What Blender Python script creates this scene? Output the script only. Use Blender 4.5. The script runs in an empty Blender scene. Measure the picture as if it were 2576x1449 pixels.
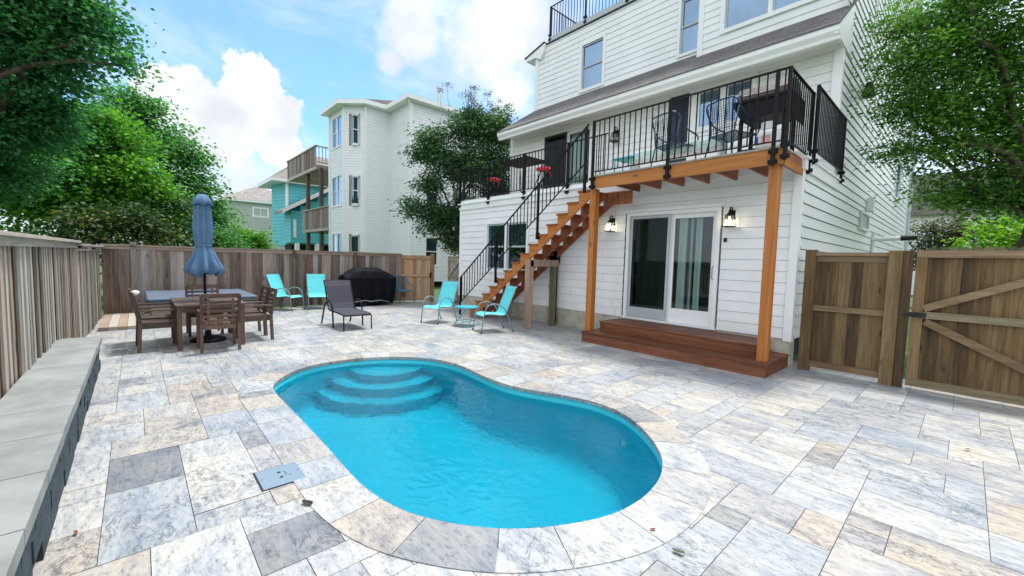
import bpy, bmesh, math, random
import numpy as np
from mathutils import Vector, Matrix
random.seed(7); RNG = np.random.default_rng(11)
R = math.radians
S = bpy.context.scene
COL = S.collection
# ------------------------------------------------------------------ camera
cam = bpy.data.cameras.new("camera"); camo = bpy.data.objects.new("camera", cam); COL.objects.link(camo)
W = Matrix(((0.67161432, 0.06864756, -0.73771385), (0.74040173, -0.02564061, 0.67167539), (0.02719345, -0.99731142, -0.06804738)))
rx = W @ Vector((1, 0, 0)); ry = W @ Vector((0, -1, 0)); rz = W @ Vector((0, 0, -1))
M4 = Matrix(((rx.x, ry.x, rz.x, 0), (rx.y, ry.y, rz.y, 0), (rx.z, ry.z, rz.z, 1.6), (0, 0, 0, 1)))
camo.matrix_world = M4
cam.sensor_width = 36; cam.lens = 1039.4 / 2576 * 36; cam.clip_start = 0.05; cam.clip_end = 2000
S.camera = camo
S.view_settings.view_transform = 'Standard'; S.view_settings.look = 'None'
S.view_settings.exposure = 0.8; S.view_settings.gamma = 1
# ------------------------------------------------------------------ world
SUN_EL, SUN_AZ = R(73), R(105)      # azimuth measured in the xy plane from +X
w = bpy.data.worlds.new("World"); S.world = w; w.use_nodes = True
nt = w.node_tree; N = nt.nodes; L = nt.links; N.clear()
def nn(t, **k):
    n = N.new(t)
    for a, b in k.items(): setattr(n, a, b)
    return n
def val(sock, v):
    if hasattr(v, 'is_linked') or isinstance(v, bpy.types.NodeSocket): L.new(v, sock)
    else: sock.default_value = v
def m_(op, a, b=None, c=None, clamp=False):
    n = nn('ShaderNodeMath', operation=op); n.use_clamp = clamp
    val(n.inputs[0], a)
    if b is not None: val(n.inputs[1], b)
    if c is not None: val(n.inputs[2], c)
    return n.outputs[0]
tc = nn('ShaderNodeTexCoord'); dirv = tc.outputs['Generated']
sky = nn('ShaderNodeTexSky', sky_type='NISHITA', sun_disc=False, sun_elevation=SUN_EL)
sky.sun_rotation = R(90) - SUN_AZ
sky.air_density = 1.0; sky.dust_density = 0.6; sky.ozone_density = 1.2
def noise(scale, detail=8, rough=0.55, vec=None, dist=0.0):
    n = nn('ShaderNodeTexNoise'); n.inputs['Scale'].default_value = scale; n.inputs['Detail'].default_value = detail
    n.inputs['Roughness'].default_value = rough; n.inputs['Distortion'].default_value = dist
    L.new(vec or dirv, n.inputs['Vector']); return n.outputs['Fac']
def blob(c, r, sz=1.0):
    s = nn('ShaderNodeVectorMath', operation='SUBTRACT'); L.new(dirv, s.inputs[0]); s.inputs[1].default_value = c
    q = nn('ShaderNodeVectorMath', operation='MULTIPLY'); L.new(s.outputs[0], q.inputs[0]); q.inputs[1].default_value = (1, 1, sz)
    l = nn('ShaderNodeVectorMath', operation='LENGTH'); L.new(q.outputs[0], l.inputs[0])
    return m_('SUBTRACT', 1.0, m_('DIVIDE', l.outputs['Value'], r))
def mx(lst):
    o = lst[0]
    for b in lst[1:]:
        n = nn('ShaderNodeMath', operation='SMOOTH_MAX'); L.new(o, n.inputs[0]); L.new(b, n.inputs[1]); n.inputs[2].default_value = 0.12; o = n.outputs[0]
    return o
def remap(x, a, b, c=0., d=1.):
    n = nn('ShaderNodeMapRange', interpolation_type='SMOOTHSTEP'); L.new(x, n.inputs['Value'])
    n.inputs['From Min'].default_value = a; n.inputs['From Max'].default_value = b; n.inputs['To Min'].default_value = c; n.inputs['To Max'].default_value = d
    return n.outputs[0]
n_big = noise(7, 9, 0.6); n_fine = noise(16, 8, 0.62)
cum = mx([blob((-.948, .151, .262), .075), blob((-.959, .085, .262), .068), blob((-.961, .045, .262), .060), blob((-.928, .176, .318), .060), blob((-.943, .205, .268), .062),
          blob((-.940, .225, .205), .050), blob((-.968, .115, .205), .07)])
cum_m = remap(m_('ADD', cum, m_('MULTIPLY', m_('SUBTRACT', n_fine, 0.5), 1.5)), 0.04, 0.22)
c2 = mx([blob((-.717, .536, .446), .15), blob((-.787, .437, .440), .10), blob((-.652, .587, .50), .20), blob((-.822, .40, .395), .05), blob((-.74, .50, .60), .15), blob((-.55, .60, .62), .22), blob((-.70, .62, .36), .10)])
c2_m = remap(m_('ADD', c2, m_('MULTIPLY', m_('SUBTRACT', n_big, 0.5), 1.5)), 0.0, 0.75, 0, .96)
low = blob((-.975, .16, .06), .30, 1.1)
low_m = remap(m_('ADD', low, m_('MULTIPLY', m_('SUBTRACT', n_big, 0.5), 1.3)), 0.0, 0.75, 0, .9)
sepz = nn('ShaderNodeSeparateXYZ'); L.new(dirv, sepz.inputs[0])
wl = nn('ShaderNodeMapping'); wl.inputs['Scale'].default_value = (2.0, 2.0, 5.0); L.new(dirv, wl.inputs['Vector'])
n_w = noise(1.6, 7, 0.6, wl.outputs[0], 0.6)
wisp = remap(n_w, 0.42, 0.78, 0.10, 0.72)
horiz = remap(sepz.outputs[2], 0.0, 0.30, 0.75, 0.0)
back = remap(sepz.outputs[0], -.45, .15, 0., .92)       # unseen clouds added over the rest of the sky to whiten the fill
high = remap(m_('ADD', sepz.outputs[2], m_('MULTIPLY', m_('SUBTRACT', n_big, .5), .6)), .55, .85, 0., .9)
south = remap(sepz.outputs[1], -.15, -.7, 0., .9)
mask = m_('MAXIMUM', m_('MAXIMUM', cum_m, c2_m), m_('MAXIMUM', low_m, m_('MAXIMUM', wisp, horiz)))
fill_clouds = m_('MAXIMUM', back, m_('MAXIMUM', high, south)); mask = m_('MAXIMUM', mask, fill_clouds)
shade = remap(n_big, 0.3, 0.7, 0.86, 1.0)
cshade = m_('MULTIPLY', shade, remap(noise(9, 5, 0.5), 0.38, 0.6, 0.86, 1.04))
ccol = nn('ShaderNodeCombineColor')
for i, v in enumerate((6.35, 6.65, 7.05)): L.new(m_('MULTIPLY', m_('MULTIPLY', cshade, m_('MULTIPLY_ADD', fill_clouds, .52, 1.0)), v), ccol.inputs[i])  # the added unseen clouds are brightened to raise the ambient light
tint = nn('ShaderNodeMix', data_type='RGBA', blend_type='MULTIPLY'); tint.inputs['Factor'].default_value = 1
L.new(sky.outputs[0], tint.inputs['A']); tint.inputs['B'].default_value = (.88, 1.36, 1.66, 1)
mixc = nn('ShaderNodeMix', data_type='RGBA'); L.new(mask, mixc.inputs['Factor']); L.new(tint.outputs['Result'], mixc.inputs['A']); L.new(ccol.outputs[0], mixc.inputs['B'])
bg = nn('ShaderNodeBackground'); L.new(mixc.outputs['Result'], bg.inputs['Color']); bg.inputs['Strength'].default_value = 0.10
wo = nn('ShaderNodeOutputWorld'); L.new(bg.outputs[0], wo.inputs['Surface'])
# ------------------------------------------------------------------ sun
sl = bpy.data.lights.new("sun", 'SUN'); sl.energy = 2.9; sl.angle = R(10); sl.color = (1, .975, .94)
so = bpy.data.objects.new("sun", sl); COL.objects.link(so)
sd = Vector((math.cos(SUN_EL) * math.cos(SUN_AZ), math.cos(SUN_EL) * math.sin(SUN_AZ), math.sin(SUN_EL)))
so.rotation_euler = sd.to_track_quat('Z', 'Y').to_euler()

# ------------------------------------------------------------------ materials
def newmat(name):
    m = bpy.data.materials.new(name); m.use_nodes = True; t = m.node_tree; t.nodes.clear()
    o = t.nodes.new('ShaderNodeOutputMaterial'); p = t.nodes.new('ShaderNodeBsdfPrincipled'); t.links.new(p.outputs[0], o.inputs[0])
    return m, t, p, o
def NN(t, ty, **k):
    n = t.nodes.new(ty)
    for a, b in k.items(): setattr(n, a, b)
    return n
def tex(t, scale, mapping=(1, 1, 1), detail=5, rough=.55, coord='Object', dist=0, offs=None):
    c = NN(t, 'ShaderNodeTexCoord'); mp = NN(t, 'ShaderNodeMapping'); mp.inputs['Scale'].default_value = mapping
    t.links.new(c.outputs[coord], mp.inputs['Vector'])
    if offs is not None: t.links.new(offs, mp.inputs['Location'])
    n = NN(t, 'ShaderNodeTexNoise'); n.inputs['Scale'].default_value = scale; n.inputs['Detail'].default_value = detail
    n.inputs['Roughness'].default_value = rough; n.inputs['Distortion'].default_value = dist
    t.links.new(mp.outputs[0], n.inputs['Vector']); return n.outputs['Fac']
def ramp(t, fac, stops):
    r = NN(t, 'ShaderNodeValToRGB'); e = r.color_ramp.elements
    while len(e) < len(stops): e.new(.5)
    for i, (p, c) in enumerate(stops): e[i].position = p; e[i].color = (*c, 1)
    t.links.new(fac, r.inputs[0]); return r.outputs[0]
def mixc_(t, f, a, b, mode='MIX'):
    n = NN(t, 'ShaderNodeMix', data_type='RGBA', blend_type=mode)
    for s, v in ((n.inputs['Factor'], f), (n.inputs['A'], a), (n.inputs['B'], b)):
        if isinstance(v, bpy.types.NodeSocket): t.links.new(v, s)
        else: s.default_value = v if isinstance(v, float) else (*v, 1)
    return n.outputs['Result']
def bump(t, p, h, strength=.3, dist=.01):
    b = NN(t, 'ShaderNodeBump'); b.inputs['Strength'].default_value = strength; b.inputs['Distance'].default_value = dist
    t.links.new(h, b.inputs['Height']); t.links.new(b.outputs[0], p.inputs['Normal'])
def plain(name, c, rough=.5, metal=0., var=.12, scale=3., spec=.5, bmp=0.):
    m, t, p, o = newmat(name)
    f = tex(t, scale, detail=6)
    lo = tuple(x * (1 - var) for x in c); hi = tuple(min(1, x * (1 + var)) for x in c)
    t.links.new(ramp(t, f, [(.3, lo), (.7, hi)]), p.inputs['Base Color'])
    p.inputs['Roughness'].default_value = rough; p.inputs['Metallic'].default_value = metal
    p.inputs['Specular IOR Level'].default_value = spec
    if bmp: bump(t, p, tex(t, scale * 12), bmp, .004)
    return m
def tintattr(t):
    a = NN(t, 'ShaderNodeAttribute'); a.attribute_name = 'tint'; return a.outputs['Fac']
def wood(name, stops, axis='z', sc=9., rough=.75, tintw=.5, knots=True, stretch=.06, hue=.12):
    """streaky grain along an axis; every board carries its own tint value"""
    m, t, p, o = newmat(name)
    mp = {'x': (stretch, 1, 1), 'y': (1, stretch, 1), 'z': (1, 1, stretch)}[axis]
    ti = tintattr(t)
    of = NN(t, 'ShaderNodeMath', operation='MULTIPLY'); t.links.new(ti, of.inputs[0]); of.inputs[1].default_value = 37.
    cv = NN(t, 'ShaderNodeCombineXYZ')
    for i in range(3): t.links.new(of.outputs[0], cv.inputs[i])
    g1 = tex(t, sc, mp, 7, .65, offs=cv.outputs[0], dist=.4); g2 = tex(t, sc * 5, mp, 4, .6, offs=cv.outputs[0])
    a = NN(t, 'ShaderNodeMath', operation='MULTIPLY_ADD'); t.links.new(g2, a.inputs[0]); a.inputs[1].default_value = .8
    t.links.new(g1, a.inputs[2])
    b = NN(t, 'ShaderNodeMath', operation='MULTIPLY_ADD'); t.links.new(ti, b.inputs[0]); b.inputs[1].default_value = tintw; t.links.new(a.outputs[0], b.inputs[2])
    c = NN(t, 'ShaderNodeMath', operation='MULTIPLY_ADD'); t.links.new(b.outputs[0], c.inputs[0]); c.inputs[1].default_value = 1 / (.62 + .85 * tintw); c.inputs[2].default_value = -.58 / (.62 + .85 * tintw)
    col = ramp(t, c.outputs[0], stops)
    h1 = NN(t, 'ShaderNodeMath', operation='MULTIPLY'); t.links.new(ti, h1.inputs[0]); h1.inputs[1].default_value = 7.31
    h2 = NN(t, 'ShaderNodeMath', operation='FRACT'); t.links.new(h1.outputs[0], h2.inputs[0])
    col = mixc_(t, 1., col, mixc_(t, h2.outputs[0], (1.0 + hue, .98 - hue * .35, .96 - hue * .7), (1.0 - hue * .4, 1.02, 1.0 + hue * .6)), 'MULTIPLY')
    if knots:
        cc = NN(t, 'ShaderNodeTexCoord'); mm = NN(t, 'ShaderNodeMapping'); kk = {'x': (.35, 1, 1), 'y': (1, .35, 1), 'z': (1, 1, .35)}[axis]
        mm.inputs['Scale'].default_value = kk; t.links.new(cc.outputs['Object'], mm.inputs['Vector']); t.links.new(cv.outputs[0], mm.inputs['Location'])
        v = NN(t, 'ShaderNodeTexVoronoi'); v.inputs['Scale'].default_value = 4.5; t.links.new(mm.outputs[0], v.inputs['Vector'])
        r2 = ramp(t, v.outputs['Distance'], [(.05, (.25, .2, .16)), (.13, (1, 1, 1))])
        col = mixc_(t, .8, col, r2, 'MULTIPLY')
    t.links.new(col, p.inputs['Base Color']); p.inputs['Roughness'].default_value = rough
    bump(t, p, a.outputs[0], .5, .006)
    return m
MT = {}
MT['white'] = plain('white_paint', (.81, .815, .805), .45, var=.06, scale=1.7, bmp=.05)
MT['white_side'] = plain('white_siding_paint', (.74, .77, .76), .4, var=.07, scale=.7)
MT['trim'] = plain('trim_paint', (.82, .83, .82), .4, var=.03)
MT['sash'] = plain('grey_sash', (.42, .46, .48), .4, var=.06)
MT['black'] = plain('black_metal', (.005, .005, .007), .5, var=.2, spec=.22)
MT['dark'] = plain('dark_interior', (.035, .037, .042), .9)
MT['found'] = plain('cream_concrete', (.46, .43, .35), .9, var=.25, scale=4, bmp=.3)
MT['orange'] = wood('orange_stain', [(.2, (.28, .085, .012)), (.5, (.40, .13, .018)), (.8, (.48, .18, .035))], 'x', 6, .55, .1, stretch=.04, hue=.05)
MT['orange_z'] = wood('orange_stain_post', [(.2, (.29, .09, .013)), (.5, (.41, .135, .02)), (.8, (.49, .185, .036))], 'z', 6, .55, .1, stretch=.04, hue=.05)
MT['redwood'] = wood('red_brown_stain', [(.2, (.07, .022, .008)), (.5, (.135, .042, .014)), (.8, (.24, .088, .038))], 'x', 9, .55, .35, knots=False, hue=.05)
MT['tread'] = wood('stained_tread', [(.2, (.15, .04, .012)), (.5, (.24, .07, .02)), (.8, (.31, .11, .04))], 'y', 6, .5, .3, knots=False)
MT['fence'] = wood('weathered_cedar', [(.12, (.055, .036, .026)), (.38, (.145, .112, .088)), (.62, (.25, .215, .185)), (.9, (.37, .35, .335))], 'z', 10, .85, .75, hue=.10)
MT['fence_l'] = wood('grey_green_fence', [(.1, (.09, .08, .06)), (.4, (.24, .225, .18)), (.65, (.36, .345, .29)), (.9, (.47, .46, .42))], 'z', 10, .85, .6)
MT['fence_cap'] = wood('weathered_cap', [(.15, (.22, .2, .165)), (.5, (.40, .37, .31)), (.85, (.52, .49, .43))], 'x', 8, .85, .3, knots=False)
MT['fence_capy'] = wood('weathered_cap_y', [(.15, (.16, .13, .105)), (.5, (.30, .26, .21)), (.85, (.40, .36, .31))], 'y', 8, .85, .3, knots=False)
MT['gate'] = wood('brown_gate_board', [(.1, (.022, .012, .004)), (.4, (.085, .05, .018)), (.65, (.155, .10, .038)), (.9, (.235, .17, .085))], 'z', 8, .8, .5, hue=.05)
MT['gate_x'] = wood('gate_rail_wood', [(.15, (.09, .065, .03)), (.5, (.18, .135, .07)), (.85, (.27, .215, .13))], 'x', 8, .8, .3, knots=False)
MT['gate_n'] = wood('green_brown_picket', [(.1, (.06, .06, .03)), (.5, (.15, .145, .08)), (.9, (.25, .24, .15))], 'z', 8, .85, .5)
MT['cedar_new'] = wood('newer_cedar', [(.15, (.17, .09, .04)), (.5, (.36, .22, .115)), (.85, (.50, .35, .21))], 'z', 9, .8, .6)
MT['deckgrey'] = wood('grey_decking', [(.15, (.20, .165, .13)), (.5, (.36, .31, .25)), (.85, (.46, .42, .36))], 'y', 8, .85, .5, knots=False)
MT['postgrey'] = wood('weathered_post', [(.15, (.15, .11, .08)), (.5, (.29, .22, .16)), (.85, (.40, .32, .25))], 'z', 8, .85, .3)
MT['teak'] = wood('brown_teak', [(.15, (.030, .017, .011)), (.5, (.072, .043, .028)), (.85, (.15, .095, .065))], 'x', 9, .5, .4, knots=False)
MT['teak_z'] = wood('brown_teak_legs', [(.15, (.028, .015, .010)), (.5, (.07, .040, .026)), (.85, (.13, .08, .055))], 'z', 9, .5, .4, knots=False)
MT['teal_sling'] = plain('teal_sling_fabric', (.10, .56, .60), .7, var=.06, scale=8, bmp=.2)
MT['greyleg'] = plain('grey_teal_powder_coat', (.16, .26, .29), .35, var=.15)
MT['black_sling'] = plain('charcoal_sling', (.028, .028, .046), .7, var=.2, scale=30, bmp=.3)
MT['tealmetal'] = plain('teal_metal', (.03, .36, .42), .35, var=.12)
MT['bluemetal'] = plain('blue_metal', (.008, .055, .125), .35, var=.15)
MT['bluemetal2'] = plain('light_blue_metal', (.05, .22, .32), .4, var=.15)
MT['red'] = plain('red_paint', (.62, .025, .03), .35, var=.1)
MT['cover'] = plain('black_vinyl_cover', (.005, .006, .010), .75, var=.3, scale=5, bmp=.5, spec=.12)
MT['tubcover'] = plain('slate_blue_vinyl', (.10, .135, .19), .45, var=.12, scale=2)
MT['tubskirt'] = plain('dark_slate_vinyl', (.03, .05, .07), .5)
MT['rubber'] = plain('black_rubber', (.01, .01, .01), .7)
MT['umbrella'] = plain('slate_blue_canvas', (.075, .155, .27), .85, var=.14, scale=6, bmp=.2)
MT['coping'] = plain('grey_concrete_cap', (.225, .238, .232), .75, var=.22, scale=3.5, bmp=.35)
MT['greypl'] = plain('blue_grey_plastic', (.17, .235, .30), .45, var=.03)
MT['brownlid'] = plain('brown_enamel', (.05, .021, .017), .4, var=.15)
MT['steel'] = plain('brushed_steel', (.5, .5, .5), .35, 1.0)
MT['tank'] = plain('tank_white', (.75, .75, .74), .35, var=.03)
MT['label_red'] = plain('label_pink', (.75, .35, .33), .5)
MT['label_blue'] = plain('label_blue', (.03, .09, .5), .5)
MT['grass'] = plain('grass_ground', (.06, .11, .03), .95, var=.4, scale=2, bmp=.4)
MT['curtain'] = plain('pale_curtain', (.62, .72, .68), .9, var=.06)
MT['curtain_d'] = plain('dark_curtain_stripe', (.05, .08, .12), .9)
MT['blind'] = plain('white_blind', (.62, .68, .72), .6, var=.03)
MT['blinddark'] = plain('dark_screen', (.02, .025, .045), .7)
MT['mint'] = plain('mint_patterned_fabric', (.60, .76, .72), .8, var=.25, scale=14)
MT['vinyl'] = plain('white_vinyl', (.80, .81, .82), .5, var=.03)
MT['teal_house'] = plain('turquoise_siding', (.09, .47, .52), .6, var=.08, scale=1)
MT['grey_house'] = plain('grey_green_siding', (.45, .49, .43), .7, var=.04)
MT['bark'] = plain('bark', (.09, .065, .05), .95, var=.4, scale=9, bmp=.6)
MT['bark_pale'] = plain('pale_bark', (.22, .19, .15), .95, var=.4, scale=9, bmp=.5)
MT['deadleaf'] = plain('dry_leaf', (.16, .06, .03), .8, var=.4)
MT['darkdeb'] = plain('dark_leaf', (.015, .012, .01), .8)
MT['greenleaf'] = plain('green_leaf_debris', (.05, .09, .03), .8)
MT['white_cloth'] = plain('white_cloth', (.7, .68, .64), .9, var=.1, scale=20, bmp=.5)

def shingle(name, c):
    m, t, p, o = newmat(name)
    cc = NN(t, 'ShaderNodeTexCoord'); b = NN(t, 'ShaderNodeTexBrick')
    b.inputs['Scale'].default_value = 1; b.inputs['Brick Width'].default_value = .3; b.inputs['Row Height'].default_value = .12
    b.inputs['Mortar Size'].default_value = .006; b.offset = .5
    b.inputs['Color1'].default_value = (*c, 1); b.inputs['Color2'].default_value = (*[x * .68 for x in c], 1); b.inputs['Mortar'].default_value = (*[x * .35 for x in c], 1)
    sp = NN(t, 'ShaderNodeSeparateXYZ'); t.links.new(cc.outputs['Object'], sp.inputs[0])
    ad = NN(t, 'ShaderNodeMath', operation='ADD'); t.links.new(sp.outputs[0], ad.inputs[0]); t.links.new(sp.outputs[1], ad.inputs[1])
    zz = NN(t, 'ShaderNodeMath', operation='MULTIPLY'); t.links.new(sp.outputs[2], zz.inputs[0]); zz.inputs[1].default_value = 1.4
    cb = NN(t, 'ShaderNodeCombineXYZ'); t.links.new(ad.outputs[0], cb.inputs[0]); t.links.new(zz.outputs[0], cb.inputs[1])
    t.links.new(cb.outputs[0], b.inputs['Vector'])
    n = tex(t, 18, detail=4); n2 = tex(t, 1.5)
    col = mixc_(t, .6, b.outputs['Color'], ramp(t, n, [(.3, (.55, .53, .52)), (.7, (1.25, 1.22, 1.2))]), 'MULTIPLY')
    t.links.new(col, p.inputs['Base Color']); p.inputs['Roughness'].default_value = .95
    bump(t, p, b.outputs['Fac'], .6, -.02)
    return m
MT['shingle'] = shingle('grey_shingles', (.17, .155, .15)); MT['shingle_b'] = shingle('brown_shingles', (.13, .09, .095)); MT['shingle_t'] = shingle('taupe_shingles', (.33, .30, .28))

def blocks():
    m, t, p, o = newmat('dark_stone_block')
    f = tex(t, 5, (1, 1, 2.5), 8, .65)
    t.links.new(ramp(t, f, [(.3, (.008, .016, .024)), (.55, (.02, .045, .06)), (.8, (.05, .09, .11))]), p.inputs['Base Color'])
    p.inputs['Roughness'].default_value = .7; bump(t, p, f, .8, .03); return m
MT['block'] = blocks()

def travertine():
    m, t, p, o = newmat('travertine_paver')
    a = NN(t, 'ShaderNodeAttribute'); a.attribute_name = 'tint'; ti = a.outputs['Fac']
    a2 = NN(t, 'ShaderNodeAttribute'); a2.attribute_name = 'rnd'; r2 = a2.outputs['Fac']
    cv = NN(t, 'ShaderNodeCombineXYZ')
    for i, k in enumerate((31., 17., 5.)):
        q = NN(t, 'ShaderNodeMath', operation='MULTIPLY'); t.links.new(r2, q.inputs[0]); q.inputs[1].default_value = k; t.links.new(q.outputs[0], cv.inputs[i])
    base = ramp(t, ti, [(0., (.66, .63, .58)), (.15, (.68, .67, .65)), (.34, (.64, .66, .67)), (.5, (.50, .545, .60)), (.64, (.62, .565, .505)), (.78, (.45, .465, .48)), (.9, (.34, .36, .39)), (1., (.24, .255, .275))])
    v = tex(t, 1.9, (.8, 4.2, 1), 12, .80, dist=1.0, offs=cv.outputs[0])
    v2 = tex(t, 16, (1, 2.2, 1), 9, .80, offs=cv.outputs[0])
    cl = tex(t, 1.5, (1, 1.4, 1), 8, .72, dist=.6, offs=cv.outputs[0])
    col = mixc_(t, .9, base, ramp(t, v, [(.30, (.44, .48, .54)), (.42, (.80, .83, .86)), (.50, (1.02, 1.02, 1.01)), (.58, (1.14, 1.11, 1.07)), (.70, (.80, .77, .73))]), 'MULTIPLY')
    col = mixc_(t, .8, col, ramp(t, cl, [(.34, (.58, .65, .76)), (.46, (.96, .97, 1.)), (.54, (1.1, 1.08, 1.03)), (.66, (1.2, 1.1, .96))]), 'MULTIPLY')
    col = mixc_(t, .85, col, ramp(t, v2, [(.38, (.40, .40, .42)), (.46, (.92, .92, .92)), (.6, (1.10, 1.09, 1.07))]), 'MULTIPLY')
    v3 = tex(t, 3.2, (1, 1.5, 1), 9, .70, dist=1.5, offs=cv.outputs[0])
    crack = ramp(t, v3, [(.478, (1, 1, 1)), (.495, (.42, .42, .44)), (.505, (.42, .42, .44)), (.522, (1, 1, 1))])
    cmk = NN(t, 'ShaderNodeSeparateColor'); t.links.new(ramp(t, tex(t, 1.1, detail=2, offs=cv.outputs[0]), [(.48, (0, 0, 0)), (.60, (1, 1, 1))]), cmk.inputs[0])
    col = mixc_(t, cmk.outputs[0], col, mixc_(t, 1., col, crack, 'MULTIPLY'))
    # crackle veins on some stones and small pits
    c = NN(t, 'ShaderNodeTexCoord'); mp = NN(t, 'ShaderNodeMapping'); t.links.new(c.outputs['Object'], mp.inputs['Vector']); t.links.new(cv.outputs[0], mp.inputs['Location'])
    vo = NN(t, 'ShaderNodeTexVoronoi'); vo.inputs['Scale'].default_value = 38; t.links.new(mp.outputs[0], vo.inputs['Vector'])
    pit = ramp(t, vo.outputs['Distance'], [(.10, (.35, .33, .32)), (.2, (1, 1, 1))])
    pm = ramp(t, tex(t, 3.5, detail=3, offs=cv.outputs[0]), [(.50, (0, 0, 0)), (.66, (1, 1, 1))])
    sb = NN(t, 'ShaderNodeSeparateColor'); t.links.new(pm, sb.inputs[0])
    col = mixc_(t, sb.outputs[0], col, mixc_(t, 1., col, pit, 'MULTIPLY'))
    col = mixc_(t, 1., col, (.585, .583, .58), 'MULTIPLY')
    t.links.new(col, p.inputs['Base Color'])
    t.links.new(ramp(t, v, [(.3, (.30,) * 3), (.7, (.55,) * 3)]), p.inputs['Roughness'])
    bump(t, p, v2, .25, .004)
    return m
MT['trav'] = travertine()
MT['joint'] = plain('sand_joint', (.10, .095, .09), .95, var=.4, scale=20)

def pool_mat():
    m, t, p, o = newmat('blue_fibreglass')
    f = tex(t, 1.5)
    t.links.new(ramp(t, f, [(.3, (.025, .49, .60)), (.7, (.03, .53, .63))]), p.inputs['Base Color']); p.inputs['Roughness'].default_value = .5
    return m
MT['pool'] = pool_mat()
def water_mat():
    m, t, p, o = newmat('pool_water'); t.nodes.remove(p)
    rf = NN(t, 'ShaderNodeBsdfRefraction'); rf.inputs['IOR'].default_value = 1.33; rf.inputs['Roughness'].default_value = 0.; rf.inputs['Color'].default_value = (.42, .90, .98, 1)
    gl = NN(t, 'ShaderNodeBsdfGlossy'); gl.inputs['Roughness'].default_value = .02
    mx_ = NN(t, 'ShaderNodeMixShader'); fr = NN(t, 'ShaderNodeFresnel'); fr.inputs['IOR'].default_value = 1.33
    n1 = tex(t, 6, (1, 1, 1), 3, .5, dist=1.2); n2 = tex(t, 1.6, (1, 1, 1), 2, .5, dist=.4)
    a = NN(t, 'ShaderNodeMath', operation='MULTIPLY_ADD'); t.links.new(n2, a.inputs[0]); a.inputs[1].default_value = 1.2; t.links.new(n1, a.inputs[2])
    b = NN(t, 'ShaderNodeBump'); b.inputs['Strength'].default_value = .3; b.inputs['Distance'].default_value = .035; t.links.new(a.outputs[0], b.inputs['Height'])
    for q in (gl, rf, fr): t.links.new(b.outputs[0], q.inputs['Normal'])
    t.links.new(fr.outputs[0], mx_.inputs[0]); t.links.new(rf.outputs[0], mx_.inputs[1]); t.links.new(gl.outputs[0], mx_.inputs[2]); t.links.new(mx_.outputs[0], o.inputs['Surface'])
    return m
MT['water'] = water_mat()
def glass_mat(name, tintc=(.75, .8, .82), gloss=(.9, .95, 1.), ior=1.5, boost=.0):
    m = bpy.data.materials.new(name); m.use_nodes = True; t = m.node_tree; t.nodes.clear()
    o = NN(t, 'ShaderNodeOutputMaterial'); tr = NN(t, 'ShaderNodeBsdfTransparent'); tr.inputs[0].default_value = (*tintc, 1)
    gl = NN(t, 'ShaderNodeBsdfGlossy'); gl.inputs['Roughness'].default_value = .015; gl.inputs['Color'].default_value = (*gloss, 1)
    fr = NN(t, 'ShaderNodeFresnel'); fr.inputs['IOR'].default_value = ior
    f = NN(t, 'ShaderNodeMath', operation='ADD', use_clamp=True); t.links.new(fr.outputs[0], f.inputs[0]); f.inputs[1].default_value = boost
    mx_ = NN(t, 'ShaderNodeMixShader'); t.links.new(f.outputs[0], mx_.inputs[0]); t.links.new(tr.outputs[0], mx_.inputs[1]); t.links.new(gl.outputs[0], mx_.inputs[2])
    t.links.new(mx_.outputs[0], o.inputs[0]); return m
MT['glass'] = glass_mat('window_glass', (.42, .55, .66), gloss=(.42, .60, .80), boost=.42)
MT['glass_dark'] = glass_mat('door_glass', (.70, .80, .76), boost=.02)
MT['screen'] = glass_mat('insect_screen', (.20, .24, .22), boost=-.03)
MT['lampglass'] = glass_mat('lamp_glass', (.95, .95, .9), boost=0)
def emis(name, c, s):
    m = bpy.data.materials.new(name); m.use_nodes = True; t = m.node_tree; t.nodes.clear()
    o = NN(t, 'ShaderNodeOutputMaterial'); e = NN(t, 'ShaderNodeEmission'); e.inputs[0].default_value = (*c, 1); e.inputs[1].default_value = s; t.links.new(e.outputs[0], o.inputs[0]); return m
MT['bulb'] = emis('lit_bulb', (1, .9, .62), 5)
def leafmat(name, stops, trans=.35):
    m, t, p, o = newmat(name)
    col = ramp(t, tintattr(t), stops); t.links.new(col, p.inputs['Base Color']); p.inputs['Roughness'].default_value = .55; p.inputs['Specular IOR Level'].default_value = .35
    tl = NN(t, 'ShaderNodeBsdfTranslucent'); c2_ = mixc_(t, 1., col, (1.25, 1.5, .7), 'MULTIPLY'); t.links.new(c2_, tl.inputs[0])
    mx_ = NN(t, 'ShaderNodeMixShader'); mx_.inputs[0].default_value = trans
    t.links.new(p.outputs[0], mx_.inputs[1]); t.links.new(tl.outputs[0], mx_.inputs[2]); t.links.new(mx_.outputs[0], o.inputs[0]); return m
MT['leaf_dark'] = leafmat('dark_maple_leaf', [(0, (0.018, 0.090, 0.040)), (.5, (0.045, 0.181, 0.073)), (1, (0.128, 0.362, 0.109))], .35)
MT['leaf_mid'] = leafmat('bright_green_leaf', [(0, (0.036, 0.120, 0.018)), (.5, (0.096, 0.276, 0.036)), (1, (0.264, 0.504, 0.060))], .45)
MT['leaf_far'] = leafmat('far_green_leaf', [(0, (0.027, 0.121, 0.041)), (.5, (0.068, 0.216, 0.068)), (1, (0.162, 0.351, 0.095))], .4)
MT['leaf_mag'] = leafmat('glossy_magnolia_leaf', [(0, (0.010, 0.039, 0.013)), (.6, (0.039, 0.091, 0.023)), (.86, (0.156, 0.182, 0.039)), (.95, (0.585, 0.390, 0.104)), (1, (0.650, 0.260, 0.078))], .2)
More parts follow.
